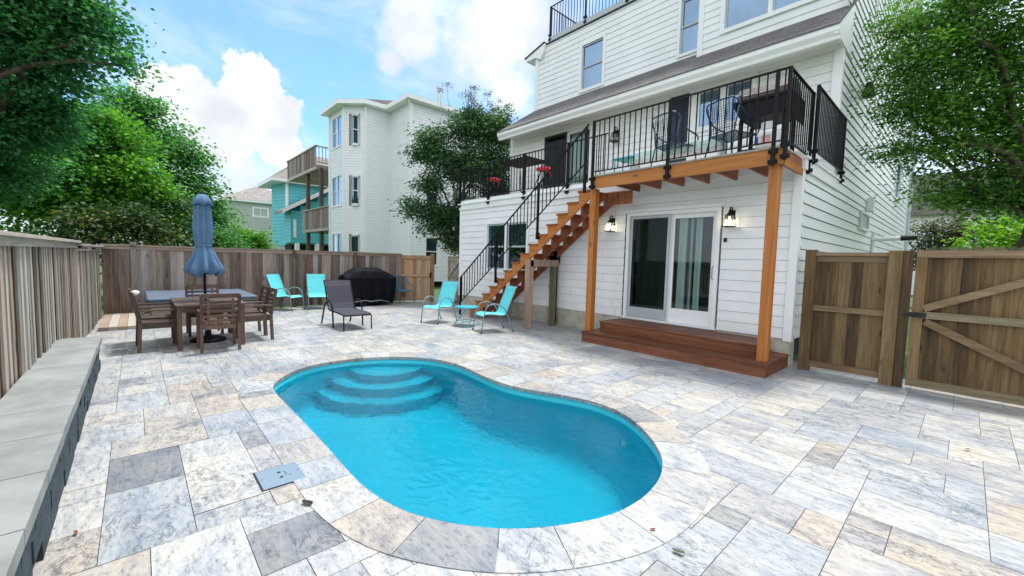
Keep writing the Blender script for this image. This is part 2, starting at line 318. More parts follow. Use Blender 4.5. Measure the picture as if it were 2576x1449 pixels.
MT['leaf_whitefl'] = leafmat('leaf_and_white_blossom', [(0, (.02, .08, .02)), (.7, (.06, .15, .04)), (.84, (.10, .2, .06)), (.86, (.6, .62, .5)), (1, (.7, .7, .6))], .3)
MT['leaf_myr'] = leafmat('myrtle_leaf', [(0, (0.018, 0.064, 0.033)), (.6, (0.051, 0.137, 0.058)), (.9, (0.146, 0.218, 0.064)), (1, (0.400, 0.237, 0.109))], .3)
MT['leaf_right'] = leafmat('ash_leaf', [(0, (0.029, 0.087, 0.014)), (.5, (0.080, 0.203, 0.032)), (1, (0.203, 0.377, 0.065))], .42)
MT['leaf_lime'] = leafmat('lime_leaf', [(0, (.05, .14, .01)), (.5, (.14, .32, .02)), (1, (.30, .5, .05))], .4)
MT['leaf_rust'] = leafmat('rust_myrtle_leaf', [(0, (.03, .05, .02)), (.5, (.07, .10, .04)), (.8, (.15, .14, .07)), (1, (.35, .17, .11))], .3)
MT['pinkflower'] = leafmat('pink_blossom', [(0, (.6, .03, .10)), (1, (.8, .08, .2))], .3)

# ------------------------------------------------------------------ mesh helpers
ORG = {}
class MB:
    def __init__(s): s.v = []; s.f = []; s.t = []
    def add(s, vs, fs, tint=None):
        b = len(s.v); s.v += [tuple(v) for v in vs]; tt = random.random() if tint is None else tint
        for f in fs: s.f.append(tuple(b + i for i in f)); s.t.append(tt)
        return s
    def box(s, x0, y0, z0, x1, y1, z1, tint=None):
        vs = [(x, y, z) for x in (x0, x1) for y in (y0, y1) for z in (z0, z1)]
        return s.add(vs, [(0, 1, 3, 2), (4, 6, 7, 5), (0, 4, 5, 1), (2, 3, 7, 6), (0, 2, 6, 4), (1, 5, 7, 3)], tint)
    def obox(s, c, ax, d, tint=None):
        c = Vector(c); a = [Vector(q).normalized() * (k / 2) for q, k in zip(ax, d)]
        vs = [c + a[0] * i + a[1] * j + a[2] * k for i in (-1, 1) for j in (-1, 1) for k in (-1, 1)]
        return s.add(vs, [(0, 1, 3, 2), (4, 6, 7, 5), (0, 4, 5, 1), (2, 3, 7, 6), (0, 2, 6, 4), (1, 5, 7, 3)], tint)
    def bar(s, p, q, w, h=None, up=(0, 0, 1), tint=None):
        p = Vector(p); q = Vector(q); d = q - p; h = h or w; u = Vector(up)
        if abs(d.normalized().dot(u)) > .98: u = Vector((1, 0, 0))
        sd_ = d.cross(u).normalized(); uu = sd_.cross(d).normalized()
        return s.obox((p + q) / 2, (d, sd_, uu), (d.length, w, h), tint)
    def tube(s, pts, r, n=8, tint=None, cap=True):
        P = [Vector(p) for p in pts]; rs = r if isinstance(r, (list, tuple)) else [r] * len(P); b = []; 
        u = None
        for i, p in enumerate(P):
            d = (P[min(i + 1, len(P) - 1)] - P[max(i - 1, 0)]).normalized()
            if u is None: u = d.orthogonal().normalized()
            u = (u - d * u.dot(d)); u = u.normalized() if u.length > 1e-6 else d.orthogonal().normalized()
            v = d.cross(u)
            b += [p + (u * math.cos(2 * math.pi * k / n) + v * math.sin(2 * math.pi * k / n)) * rs[i] for k in range(n)]
        fs = [(i * n + k, i * n + (k + 1) % n, (i + 1) * n + (k + 1) % n, (i + 1) * n + k) for i in range(len(P) - 1) for k in range(n)]
        if cap: fs += [tuple(range(n))[::-1], tuple((len(P) - 1) * n + k for k in range(n))]
        return s.add(b, fs, tint)
    def lathe(s, c, prof, n=20, tint=None, wob=None):
        b = []
        for i, (r, z) in enumerate(prof):
            for k in range(n):
                a = 2 * math.pi * k / n; rr = r * (wob(a, z, i) if wob else 1)
                b.append((c[0] + rr * math.cos(a), c[1] + rr * math.sin(a), c[2] + z))
        m = len(prof)
        fs = [(i * n + k, i * n + (k + 1) % n, (i + 1) * n + (k + 1) % n, (i + 1) * n + k) for i in range(m - 1) for k in range(n)]
        fs += [tuple(range(n))[::-1], tuple((m - 1) * n + k for k in range(n))]
        return s.add(b, fs, tint)
    def prism(s, poly, fn, d0, d1, tint=None):
        n = len(poly); vs = [fn(a, b, d0) for a, b in poly] + [fn(a, b, d1) for a, b in poly]
        return s.add(vs, [tuple(range(n)), tuple(range(2 * n - 1, n - 1, -1))] + [(i, (i + 1) % n, n + (i + 1) % n, n + i) for i in range(n)], tint)
    def build(s, name, mat, parent=None, smooth=False, kind=None, label=None, bevel=0, world=True):
        me = bpy.data.meshes.new(name)
        o_ = ORG.get(parent.name, (0, 0, 0)) if parent else (0, 0, 0)
        vs = [(v[0] - o_[0], v[1] - o_[1], v[2] - o_[2]) for v in s.v] if any(o_) else s.v
        me.from_pydata(vs, [], s.f); me.update()
        at = me.attributes.new('tint', 'FLOAT', 'FACE'); at.data.foreach_set('value', s.t)
        if smooth: me.polygons.foreach_set('use_smooth', [True] * len(me.polygons))
        me.materials.append(MT[mat] if isinstance(mat, str) else mat)
        bm = bmesh.new(); bm.from_mesh(me); bmesh.ops.recalc_face_normals(bm, faces=bm.faces); bm.to_mesh(me); bm.free()
        ob = bpy.data.objects.new(name, me); COL.objects.link(ob)
        if parent: ob.parent = parent; ORG[ob.name] = o_
        if bevel:
            bv = ob.modifiers.new('bevel', 'BEVEL'); bv.width = bevel; bv.segments = 2; bv.limit_method = 'ANGLE'
        if kind: ob['kind'] = kind
        if label: ob['label'] = label
        return ob
def thing(name, label, cat, loc=(0, 0, 0), group=None, local=False):
    o = bpy.data.objects.new(name, None); COL.objects.link(o); o.empty_display_size = .2
    o.location = loc; o['label'] = label; o['category'] = cat
    if group: o['group'] = group
    ORG[o.name] = (0, 0, 0) if local else tuple(loc)
    return o
def tag(o, label, cat, group=None):
    o['label'] = label; o['category'] = cat
    if group: o['group'] = group
    return o
def copy_tree(o, parent=None):
    c = o.copy(); COL.objects.link(c); c.parent = parent
    for ch in [x for x in bpy.data.objects if x.parent == o]: copy_tree(ch, c)
    return c
def place(o, x, y, z=0, rz=0, label=None, group=None):
    o.location = (x, y, z); o.rotation_euler = (0, 0, rz)
    if label: o['label'] = label
    if group: o['group'] = group
    return o
PX = lambda Y, s=-1: (lambda u, z, d: (u, Y + s * d, z))      # wall parallel to X, facing -Y
PY = lambda X, s=1: (lambda u, z, d: (X + s * d, u, z))       # wall parallel to Y, facing +X
def pbox(mb, P, u0, u1, z0, z1, d0, d1, tint=None):
    a = P(u0, z0, d0); b = P(u1, z1, d1)
    return mb.box(min(a[0], b[0]), min(a[1], b[1]), min(a[2], b[2]), max(a[0], b[0]), max(a[1], b[1]), max(a[2], b[2]), tint)
def siding(mb, P, u0, u1, z0, z1, holes=(), course=.183, lip=.014, gap=.0045):
    """lapped boards; every board bottom has an open shadow gap; holes are cut exactly"""
    z = z0
    while z < z1 - 1e-4:
        zt = min(z + course, z1); zb = z + gap; jn = []; q_ = u0 + random.uniform(2., 6.)
        while q_ < u1 - .4: jn.append((q_, q_ + .004)); q_ += random.uniform(5., 9.)
        br = sorted({zb, zt} | {q for h in holes for q in (h[2], h[3]) if zb < q < zt})
        for c0, c1 in zip(br[:-1], br[1:]):
            zm = (c0 + c1) / 2; segs = [(u0, u1)]
            for (a, b, c, d) in holes:
                if c < zm < d:
                    ns = []
                    for s0, s1 in segs:
                        if b <= s0 or a >= s1: ns.append((s0, s1)); continue
                        if a > s0: ns.append((s0, a))
                        if b < s1: ns.append((b, s1))
                    segs = ns
            for (a, b) in jn:
                segs = [x_ for s0, s1 in segs for x_ in (((s0, a), (b, s1)) if s0 < a and b < s1 else ((s0, s1),))]
            e0 = lip * (1 - (c0 - z) / course); e1 = lip * (1 - (c1 - z) / course)
            for s0, s1 in segs:
                mb.add([P(s0, c0, e0), P(s1, c0, e0), P(s1, c1, e1), P(s0, c1, e1), P(s0, c0, -.012), P(s1, c0, -.012)], [(0, 1, 2, 3), (4, 5, 1, 0)] if c0 == zb else [(0, 1, 2, 3)])
        z = zt
def interp(a, b, t): return tuple(a[i] + (b[i] - a[i]) * t for i in range(3))

def window(parent, P, u0, u1, z0, z1, sashes=1, style='blind', trim=.09, double=True, depth=.05, glass='glass', sash='sash'):
    """cased sash window: casing, sash frames, panes, blinds"""
    f = MB()
    pbox(f, P, u0 - trim, u0, z0 - trim, z1 + trim, -depth, .03); pbox(f, P, u1, u1 + trim, z0 - trim, z1 + trim, -depth, .03)
    pbox(f, P, u0, u1, z1, z1 + trim, -depth, .029); pbox(f, P, u0, u1, z0 - trim, z0, -depth, .045)
    fo = f.build('window', 'trim', parent)
    wds = (u1 - u0) / sashes
    for k in range(sashes):
        a = u0 + k * wds; b = a + wds
        if sashes > 1 and k: 
            mmb = MB(); pbox(mmb, P, a - .04, a + .04, z0, z1, -depth, .02); mmb.build('mullion', 'trim', fo)
        a += .04 if k else 0; b -= .04 if k < sashes - 1 else 0
        sh = MB(); t_ = .045; zm = (z0 + z1) / 2
        for (q0, q1, dd) in (((z0, zm + .02, -.03), (zm - .02, z1, -.012)) if double else ((z0, z1, -.02),)):
            pbox(sh, P, a, a + t_, q0, q1, dd - .02, dd); pbox(sh, P, b - t_, b, q0, q1, dd - .02, dd)
            pbox(sh, P, a + t_, b - t_, q1 - t_, q1, dd - .02, dd); pbox(sh, P, a + t_, b - t_, q0, q0 + t_, dd - .02, dd)
        so_ = sh.build('sash', sash, fo)
        g = MB(); g.add([P(a + .02, z0 + .02, -.045), P(b - .02, z0 + .02, -.045), P(b - .02, z1 - .02, -.045), P(a + .02, z1 - .02, -.045)], [(0, 1, 2, 3)])
        g.build('pane', glass, fo)
        bl = MB()
        if style in ('blind', 'half'):
            z = z1 - .04; lim = z0 + .03 if style == 'blind' else zm
            while z > lim: bl.add([P(a + .02, z, -.06), P(b - .02, z, -.06), P(b - .02, z - .035, -.078), P(a + .02, z - .035, -.078)], [(0, 1, 2, 3)]); z -= .05
            bl.build('blind', 'blind', fo)
        if style in ('dark', 'half'):
            d_ = MB(); pbox(d_, P, a + .01, b - .01, z0, z1, -.14, -.13); d_.build('roller_shade', 'blinddark', fo)
    bk = MB(); pbox(bk, P, u0 - .01, u1 + .01, z0 - .01, z1 + .01, -.2, -.15); bk.build('interior', 'dark', fo)
    return fo

def rail_run(parent, a, b, h=.92, gap=.115, posts=(), post_drop=.0, pw=.045, r=.009, name='railing', extra=None):
    """black metal rail: a,b = ends of the top rail"""
    A = Vector(a); B = Vector(b); D = B - A; horiz = Vector((D.x, D.y, 0)).length
    mb = MB(); mb.bar(A, B, .036, .02); dn = Vector((0, 0, h)); mb.bar(A - dn, B - dn, .02, .02)
    ro = mb.build(name, 'black', parent)
    n = max(1, int(horiz / gap)); bd = None
    for i in range(n + 1):
        p = A + D * (i + .5) / (n + 1)
        if bd is None:
            m1 = MB(); m1.box(p.x - .008, p.y - .008, p.z - h, p.x + .008, p.y + .008, p.z); bd = m1.build('baluster', 'black', ro); p0 = p
        else:
            c = bd.copy(); COL.objects.link(c); c.location = p - p0; c.parent = ro
    for t_ in posts:
        p = A + D * t_; m1 = MB(); m1.box(p.x - pw / 2, p.y - pw / 2, p.z - h - post_drop, p.x + pw / 2, p.y + pw / 2, p.z + .012)
        if post_drop > .05:
            for dz in (.05, .2):
                z = p.z - h - post_drop + dz
                m1.box(p.x - .055, p.y - pw / 2 - .006, z - .028, p.x + .055, p.y + pw / 2 + .006, z + .028)
                for dx in (-.04, .04): m1.lathe((p.x + dx, p.y - pw / 2 - .012, z), [(.0, -.008), (.012, -.008), (.012, .008), (.0, .008)], 8)
        m1.build('post', 'black', ro)
    return ro

# ------------------------------------------------------------------ pool outline
PO = [(-5.4, 1.14), (-5.68, 1.23), (-5.96, 1.42), (-6.17, 1.66), (-6.3, 1.96), (-6.32, 2.3), (-6.24, 2.68), (-6.05, 3.03), (-5.78, 3.32), (-5.46, 3.49), (-5.08, 3.56), (-4.73, 3.54), (-4.38, 3.49), (-4.02, 3.47), (-3.68, 3.52), (-3.38, 3.64),
      (-3.08, 3.77), (-2.76, 3.85), (-2.47, 3.83), (-2.19, 3.72), (-1.94, 3.55), (-1.73, 3.36), (-1.56, 3.15), (-1.45, 2.93), (-1.39, 2.7), (-1.37, 2.5), (-1.38, 2.3), (-1.42, 2.12), (-1.5, 1.93), (-1.63, 1.7), (-1.8, 1.5), (-2.02, 1.33), (-2.24, 1.21), (-2.5, 1.14), (-2.81, 1.11), (-3.3, 1.12), (-3.9, 1.13), (-4.5, 1.13), (-5.0, 1.13)]
def smooth_closed(P, n):
    P = np.array(P); m = len(P); out = []
    for i in range(m):
        p0, p1, p2, p3 = P[i - 1], P[i], P[(i + 1) % m], P[(i + 2) % m]
        for k in range(n):
            t = k / n; out.append(.5 * ((2 * p1) + (-p0 + p2) * t + (2 * p0 - 5 * p1 + 4 * p2 - p3) * t * t + (-p0 + 3 * p1 - 3 * p2 + p3) * t ** 3))
    return np.array(out)
def offset_loop(P, d):
    """positive d = outward (loop is clockwise or ccw, decided by area)"""
    a = np.roll(P, 1, 0); b = np.roll(P, -1, 0); t = b - a; t /= np.linalg.norm(t, axis=1)[:, None]
    nrm = np.stack([t[:, 1], -t[:, 0]], 1)
    area = .5 * np.sum(P[:, 0] * np.roll(P[:, 1], -1) - np.roll(P[:, 0], -1) * P[:, 1])
    if area < 0: nrm = -nrm
    return P + nrm * d
POOL = smooth_closed(PO, 4)
for _ in range(3): POOL = (np.roll(POOL, 1, 0) + 2 * POOL + np.roll(POOL, -1, 0)) / 4
NP_ = len(POOL)
def inside(poly, x, y):
    px_, py_ = poly[:, 0], poly[:, 1]; qx, qy = np.roll(px_, -1), np.roll(py_, -1)
    c = ((py_ > y) != (qy > y)) & (x < (qx - px_) * (y - py_) / (qy - py_ + 1e-12) + px_)
    return bool(c.sum() % 2)
MID = offset_loop(POOL, .15)

# ground with a hole for the pool
def sheet_with_hole(name, outer, hole, z, mat):
    bm = bmesh.new(); es = []
    for lp in (outer, hole):
        vs = [bm.verts.new((p[0], p[1], z)) for p in lp]
        for i in range(len(vs)): es.append(bm.edges.new((vs[i], vs[(i + 1) % len(vs)])))
    bmesh.ops.triangle_fill(bm, use_beauty=True, use_dissolve=False, edges=es)
    me = bpy.data.meshes.new(name); bm.to_mesh(me); bm.free(); me.materials.append(MT[mat])
    o = bpy.data.objects.new(name, me); COL.objects.link(o); o['kind'] = 'structure'; return o
sheet_with_hole('ground', [(-600, -600), (600, -600), (600, 600), (-600, 600)], offset_loop(POOL, .10), -.022, 'grass')
sheet_with_hole('patio_base', [(-13.6, -1.1), (3.2, -1.1), (3.2, 8.6), (-13.6, 8.6)], offset_loop(POOL, .06), -.009, 'joint')

# ------------------------------------------------------------------ patio pavers
def patio():
    m = .2032; X0, Y0 = -13.62, -1.0; nx, ny = 82, 46
    used = np.zeros((nx, ny), bool); rnd = random.Random(5)
    V = []; F = []; T = []; RR = []
    def quad(x0, y0, x1, y1, ti, r, z=0.):
        b = len(V); V.extend([(x0, y0, z), (x1, y0, z), (x1, y1, z), (x0, y1, z)]); F.append((b, b + 1, b + 2, b + 3)); T.append(ti); RR.append(r)
    sizes = [(3, 2), (2, 3), (2, 2), (3, 2), (4, 2), (2, 1), (1, 2), (2, 2), (1, 1)]
    for j in range(ny):
        for i in range(nx):
            if used[i, j]: continue
            opts = sizes[:]; rnd.shuffle(opts)
            if rnd.random() < .68: opts.sort(key=lambda s: -(s[0] * s[1] >= 4))
            for (a, b) in opts + [(1, 1)]:
                if i + a <= nx and j + b <= ny and not used[i:i + a, j:j + b].any(): break
            used[i:i + a, j:j + b] = True
            g = .0019; x0, y0, x1, y1 = X0 + i * m + g, Y0 + j * m + g, X0 + (i + a) * m - g, Y0 + (j + b) * m - g
            r = rnd.random(); ti = rnd.choice([rnd.uniform(0, .6), rnd.uniform(.05, .75), rnd.uniform(.2, .75)])
            q = rnd.random()
            if q < .03 and x0 > -5.5 and y0 < 4: ti = rnd.uniform(.80, .88)
            if x0 < -6.5 or y0 > 4.5: ti = min(ti, .55)
            # stones that stand out in the front left corner
            cx_, cy_ = (x0 + x1) / 2, (y0 + y1) / 2; zz = rnd.uniform(-.0012, .0012)
            for (dx, dy, dt) in ((-4.1, -.12, .93), (-2.36, .55, .92), (-3.3, .1, .5), (-.95, 1.95, .80)):
                if x0 < dx < x1 and y0 < dy < y1: ti = dt
            if not (x1 > -6.9 and x0 < -.8 and y1 > .6 and y0 < 4.4) or all(not inside(MID, xx, yy) for xx in np.linspace(x0, x1, 6) for yy in np.linspace(y0, y1, 6)):
                quad(x0, y0, x1, y1, ti, r, zz)
            else:
                k = 14; xs = np.linspace(x0, x1, k); ys = np.linspace(y0, y1, k)
                for p in range(k - 1):
                    for q2 in range(k - 1):
                        if not inside(MID, (xs[p] + xs[p + 1]) / 2, (ys[q2] + ys[q2 + 1]) / 2): quad(xs[p], ys[q2], xs[p + 1], ys[q2 + 1], ti, r)
    me = bpy.data.meshes.new('patio'); me.from_pydata(V, [], F); me.update()
    me.attributes.new('tint', 'FLOAT', 'FACE').data.foreach_set('value', T); me.attributes.new('rnd', 'FLOAT', 'FACE').data.foreach_set('value', RR)
    me.materials.append(MT['trav']); o = bpy.data.objects.new('patio', me); COL.objects.link(o); o['kind'] = 'structure'
patio()

# ------------------------------------------------------------------ swimming pool
pool = thing('swimming_pool', 'rounded blue swimming pool with curved entry steps and travertine rim, sunk in the patio', 'swimming pool', (-3.9, 2.4, 0))
ZW, ZF = -.10, -1.28
def ring_mesh(levels, close=True):
    mb = MB(); vs = []; 
    for (off, z) in levels: vs += [(x, y, z) for x, y in offset_loop(POOL, off)]
    fs = []
    for l in range(len(levels) - 1):
        for i in range(NP_): j = (i + 1) % NP_; fs.append((l * NP_ + i, l * NP_ + j, (l + 1) * NP_ + j, (l + 1) * NP_ + i))
    if close: fs.append(tuple((len(levels) - 1) * NP_ + i for i in range(NP_)))
    mb.add(vs, fs, .5); return mb
ring_mesh([(.045, -.03), (.01, -.035), (.0, -.05), (-.03, -.34), (-.06, -.37), (-.10, -1.02), (-.15, -1.20), (-.235, ZF)], close=False).build('shell', 'pool', pool, smooth=True)
fm = MB(); fm.add([(x, y, ZF + .001) for x, y in offset_loop(POOL, -.235)], [tuple(range(NP_))], .5); fm.build('floor', 'pool', pool)
# rim stones: each one cut radially
def rim():
    V = []; F = []; T = []; RR = []
    inn = offset_loop(POOL, -.012); out = offset_loop(POOL, .335)
    seg = np.linalg.norm(np.roll(MID, -1, 0) - MID, axis=1); i = 0; stones = []
    while i < NP_:
        j = i; acc = 0; tgt = random.uniform(.34, .52)
        while j < NP_ and acc < tgt: acc += seg[j]; j += 1
        stones.append((i, min(j, NP_))); i = j
    for (a, b) in stones:
        ti = random.choice([random.uniform(.2, .62), random.uniform(.45, .85)]); r = random.random(); zz = .006
        g = .01; idx = [k % NP_ for k in range(a, b + 1)]; n = len(idx); base = len(V)
        pin = [inn[k].copy() for k in idx]; pout = [out[k].copy() for k in idx]
        for lst in (pin, pout):
            d = (lst[1] - lst[0]); lst[0] = lst[0] + d / np.linalg.norm(d) * .003; d = (lst[-2] - lst[-1]); lst[-1] = lst[-1] + d / np.linalg.norm(d) * .003
        for p in pin: V.append((p[0], p[1], zz))
        for p in pout: V.append((p[0], p[1], zz))
        for p in pin: V.append((p[0], p[1], -.035))
        for p in pout: V.append((p[0], p[1], -.012))
        for k in range(n - 1):
            F.append((base + k, base + k + 1, base + n + k + 1, base + n + k)); F.append((base + 2 * n + k, base + 2 * n + k + 1, base + k + 1, base + k))
            F.append((base + n + k, base + n + k + 1, base + 3 * n + k + 1, base + 3 * n + k)); T += [ti] * 3; RR += [r] * 3
        for e in (0, n - 1): F.append((base + e, base + n + e, base + 3 * n + e, base + 2 * n + e)); T.append(ti); RR.append(r)
    me = bpy.data.meshes.new('rim'); me.from_pydata([(v[0] + 3.9, v[1] - 2.4, v[2]) for v in V], [], F); me.update()
    me.attributes.new('tint', 'FLOAT', 'FACE').data.foreach_set('value', T); me.attributes.new('rnd', 'FLOAT', 'FACE').data.foreach_set('value', RR)
    me.materials.append(MT['trav']); o = bpy.data.objects.new('rim', me); COL.objects.link(o); o.parent = pool
rim()
for r_, z in ((.56, -.25), (.82, -.59), (1.06, -.93)):
    mb = MB(); c = (-6.12, 2.92); n = 64; pts = []
    inp = offset_loop(POOL, .02)
    for k in range(n):
        a = 2 * math.pi * k / n; x, y = c[0] + r_ * math.cos(a), c[1] + r_ * math.sin(a)
        if not inside(inp, x, y):   # pull the hidden side of the tread back inside the shell
            t = 1.
            while t > 0 and not inside(inp, c[0] + r_ * t * math.cos(a), c[1] + r_ * t * math.sin(a)): t -= .02
            x, y = c[0] + r_ * t * math.cos(a), c[1] + r_ * t * math.sin(a)
        pts.append((x, y))
    mb.prism(pts, lambda a, b, d: (a, b, d), z - .35 if z > -.9 else ZF + .004, z, .5); mb.build('step', 'pool', pool)
mb = MB(); mb.lathe((-5.38, 1.12, -.36), [(.0, 0), (.1, 0), (.1, .12), (0, .12)], 14)
ri = MB(); ri.lathe((0, 0, 0), [(0, -.01), (.05, -.01), (.055, 0), (.03, .02), (0, .02)], 16); jet = ri.build('return_jet', 'tank'); jet.parent = pool; jet.location = (-2.27 + 3.9, 3.68 - 2.4, -.50); jet.rotation_euler = (R(80), 0, R(-35))
wm = MB(); wm.add([(x, y, ZW) for x, y in offset_loop(POOL, .002)], [tuple(range(NP_))], .5)
wo_ = wm.build('water', 'water', None, kind='structure')
if wo_.data.polygons[0].normal.z < 0: wo_.data.flip_normals()

# skimmer lid
SX, SY = -3.23, .73
sk = thing('skimmer_lid', 'blue grey square plastic skimmer lid with two finger holes set in the paving', 'skimmer lid', (SX, SY, .004))
mb = MB(); mb.box(SX - .145, SY - .135, -.006, SX + .145, SY + .135, .0085); mb.build('plate', 'greypl', sk, bevel=.003)
mb = MB(); mb.box(SX - .155, SY - .145, -.008, SX + .155, SY + .145, .0045); mb.build('frame', 'rubber', sk)
for xx in (-.04, .04):
    mb = MB(); mb.lathe((SX + xx, SY, .0092), [(0, 0), (.012, 0), (.012, .001), (0, .001)], 14); mb.build('finger_hole', 'rubber', sk)
mb = MB(); mb.tube([(SX + .034 * math.cos(a), SY + .02 + .018 * math.sin(a), .0096) for a in np.linspace(R(20), R(160), 9)], .0018, 5); mb.build('arc_mark', 'rubber', sk)
mb = MB(); mb.tube([(SX + .03, SY + .05, .0096), (SX + .045, SY + .062, .0096)], .0016, 5); mb.build('tick_mark', 'rubber', sk)
for b in (-.115, .115):
    mb = MB(); mb.lathe((SX, SY + b, .0088), [(0, 0), (.005, 0), (.005, .001), (0, .001)], 8); mb.build('screw', 'rubber', sk)

# ------------------------------------------------------------------ left retaining wall
rw = thing('retaining_wall', 'low dark stone wall with smooth grey concrete caps along the left fence', 'wall', (-4, -.6, 0))
mb = MB()
x = -7.7; k = 0
for row in range(3):
    x = -7.75 + (row % 2) * .15
    while x < 1.2:
        l_ = random.uniform(.26, .34); dd = random.uniform(-.004, .004)
        if not (row == 0 and random.random() < .06): mb.box(x + .004, -.8, row * .115 + .003, x + l_ - .004, -.392 + dd, row * .115 + .112)
        x += l_
mb.box(-7.7, -.8, 0, 1.2, -.42, .33); mb.build('block_face', 'block', rw)
x = -7.8
for l_ in (.90, .93, .92, .62, .62, .62, .62, .62, .62, .62, .62, .62, .9):
    mb = MB(); mb.box(x + .004, -.80 - (.0), .345, x + l_ - .004, -.372 + random.uniform(-.003, .003), .425); mb.build('cap_stone', 'coping', rw, bevel=.004); x += l_

# ------------------------------------------------------------------ fences
LF = lambda x: -.62 - (x + 13.6) * .0225      # line of the left fence
lf = thing('board_fence', 'long grey green board fence with flat top cap behind the low stone wall', 'fence', (-7, -.75, 0))
mb = MB(); x = -13.55
while x < 1.5:
    w_ = random.uniform(.085, .10) if x > -9.6 else random.uniform(.12, .14); y = LF(x) - (.02 if random.random() < .5 else 0)
    hh = 1.66
    mb.box(x, y - .018, .02, x + w_, y, hh); x += w_ + (random.uniform(.035, .06) if x > -9.6 else .006)
mb.build('boards', 'fence_l', lf)
mb = MB(); x = -13.55
while x < 1.5:
    mb.box(x, LF(x) - .06, .02, x + .12, LF(x) - .04, 1.64, random.uniform(0, .25)); x += .135
mb.build('rear_boards', 'gate', lf)
for xx in (-11.6, -9.6, -7.9, -6.05, -4.2, -2.2, -.2):
    mb = MB(); mb.box(xx, LF(xx) - .09, 0, xx + .09, LF(xx) + .012, 1.69); mb.build('post', 'fence_l', lf)
for a, b, z in ((-13.6, -9.55, 1.655), (-9.55, -3.9, 1.70), (-3.9, 1.5, 1.72)):
    mb = MB(); mb.bar((a, LF(a) + .0, z), (b, LF(b) + .0, z), .14, .035); mb.bar((a, LF(a) + .012, z - .06), (b, LF(b) + .012, z - .06), .025, .08); mb.build('cap_rail', 'fence_cap', lf)

bf = thing('board_fence', 'long brown weathered board fence across the far end of the patio', 'fence', (-13.6, 3.5, 0))
mb = MB(); y = -.6
while y < 6.95:
    w_ = random.uniform(.125, .15); dx = random.choice([0, -.018]); mb.box(-13.62 + dx, y, .02, -13.6 + dx, y + w_ - .003, 1.68); y += w_
mb.build('boards', 'fence', bf)
mb = MB(); mb.box(-13.66, -.62, 1.675, -13.56, 7.0, 1.715); mb.box(-13.605, -.62, 1.60, -13.585, 7.0, 1.674); mb.build('cap_rail', 'fence_capy', bf)
for yy, zz in ((-.1, 1.78), (3.45, 1.72), (5.3, 1.70)):
    mb = MB(); mb.box(-13.62, yy, 0, -13.555, yy + .11, zz); mb.build('post', 'fence', bf)
# back gate and its posts
bg_ = thing('wooden_gate', 'newer orange brown wooden gate panel beside the far fence', 'gate', (-13.5, 7.4, 0))
mb = MB(); y = 6.98; 
while y < 7.86:
    f_ = (y - 6.98) / .9; xx = -13.6 + f_ * .55; mb.add([(xx, y, .04), (xx + .075, y + .115, .04), (xx + .075, y + .115, 1.66), (xx, y, 1.66), (xx - .02, y, .04), (xx + .055, y + .115, .04), (xx + .055, y + .115, 1.66), (xx - .02, y, 1.66)], [(0, 1, 2, 3), (7, 6, 5, 4), (0, 3, 7, 4), (1, 5, 6, 2), (3, 2, 6, 7)]); y += .12
mb.build('boards', 'cedar_new', bg_)
for z in (.12, .95, 1.58): mb = MB(); mb.bar((-13.56, 6.99, z), (-13.02, 7.86, z), .03, .09); mb.build('rail', 'cedar_new', bg_)
mb = MB(); mb.box(-13.06, 7.86, 0, -12.96, 7.98, 1.74); mb.build('post', 'cedar_new', bg_)
mb = MB(); mb.box(-13.0, 7.80, .88, -12.94, 7.85, 1.06); mb.build('latch', 'rubber', bg_)
bg2 = thing('wooden_gate', 'narrow grey wooden gate with a diagonal brace beside the house corner', 'gate', (-12.2, 8.6, 0))
mb = MB(); y = 8.28; 
for k in range(7):
    xx = -12.95 + k * .13; mb.box(xx, 8.55 + k * .012, .05, xx + .12, 8.575 + k * .012, 1.66)
mb.build('boards', 'deckgrey', bg2)
for z in (1.55, .95): mb = MB(); mb.bar((-12.9, 8.52, z), (-12.05, 8.58, z), .03, .09); mb.build('rail', 'deckgrey', bg2)
mb = MB(); mb.bar((-12.85, 8.5, .95), (-12.25, 8.54, 1.5), .03, .07); mb.build('brace', 'deckgrey', bg2)
mb = MB(); mb.box(-12.02, 8.5, 0, -11.92, 8.6, 1.72); mb.build('post', 'fence', bg2)
mb = MB(); mb.box(-11.9, 8.5, .05, -11.2, 8.55, 1.62); mb.build('side_board', 'cedar_new', bg2)

# ------------------------------------------------------------------ right side gates
GY = 7.77
pf = thing('side_fence', 'narrow brown fence panel between the house corner and the gate post', 'fence', (-1.2, GY, 0))
mb = MB(); mb.box(-1.71, GY - .06, 0, -1.57, GY + .06, 1.88); mb.build('post', 'gate', pf, bevel=.004)
mb = MB(); x = -1.57
while x < -.72: mb.box(x, GY + .012, .06, x + .137, GY + .03, 1.80); x += .14
mb.build('boards', 'gate', pf)
for z0, z1, d in ((1.79, 1.84, .07), (.95, 1.03, .04), (.07, .16, .05), (1.70, 1.786, .015)): mb = MB(); mb.box(-1.57, GY - d + .01, z0, -.745, GY + .01, z1); mb.build('rail', 'gate_x', pf)
gp = MB(); gp.box(-.745, GY - .085, 0, -.60, GY + .06, 1.87); gp.box(-.598, GY - .07, 0, -.50, GY + .06, 1.87)
gp = gp.build('gate_post', 'gate', None, bevel=.004); tag(gp, 'thick double brown timber post between the narrow panel and the wide gate', 'post')
gt = thing('wooden_gate', 'wide brown wooden gate with two diagonal braces at the right edge', 'gate', (.4, GY, 0))
mb = MB(); x = -.47
while x < 2.0: mb.box(x, GY + .02, .08, x + .137, GY + .04, 1.80); x += .14
mb.build('boards', 'gate', gt)
mb = MB(); mb.box(-.47, GY - .03, .06, -.36, GY + .018, 1.80); mb.build('stile', 'gate', gt)
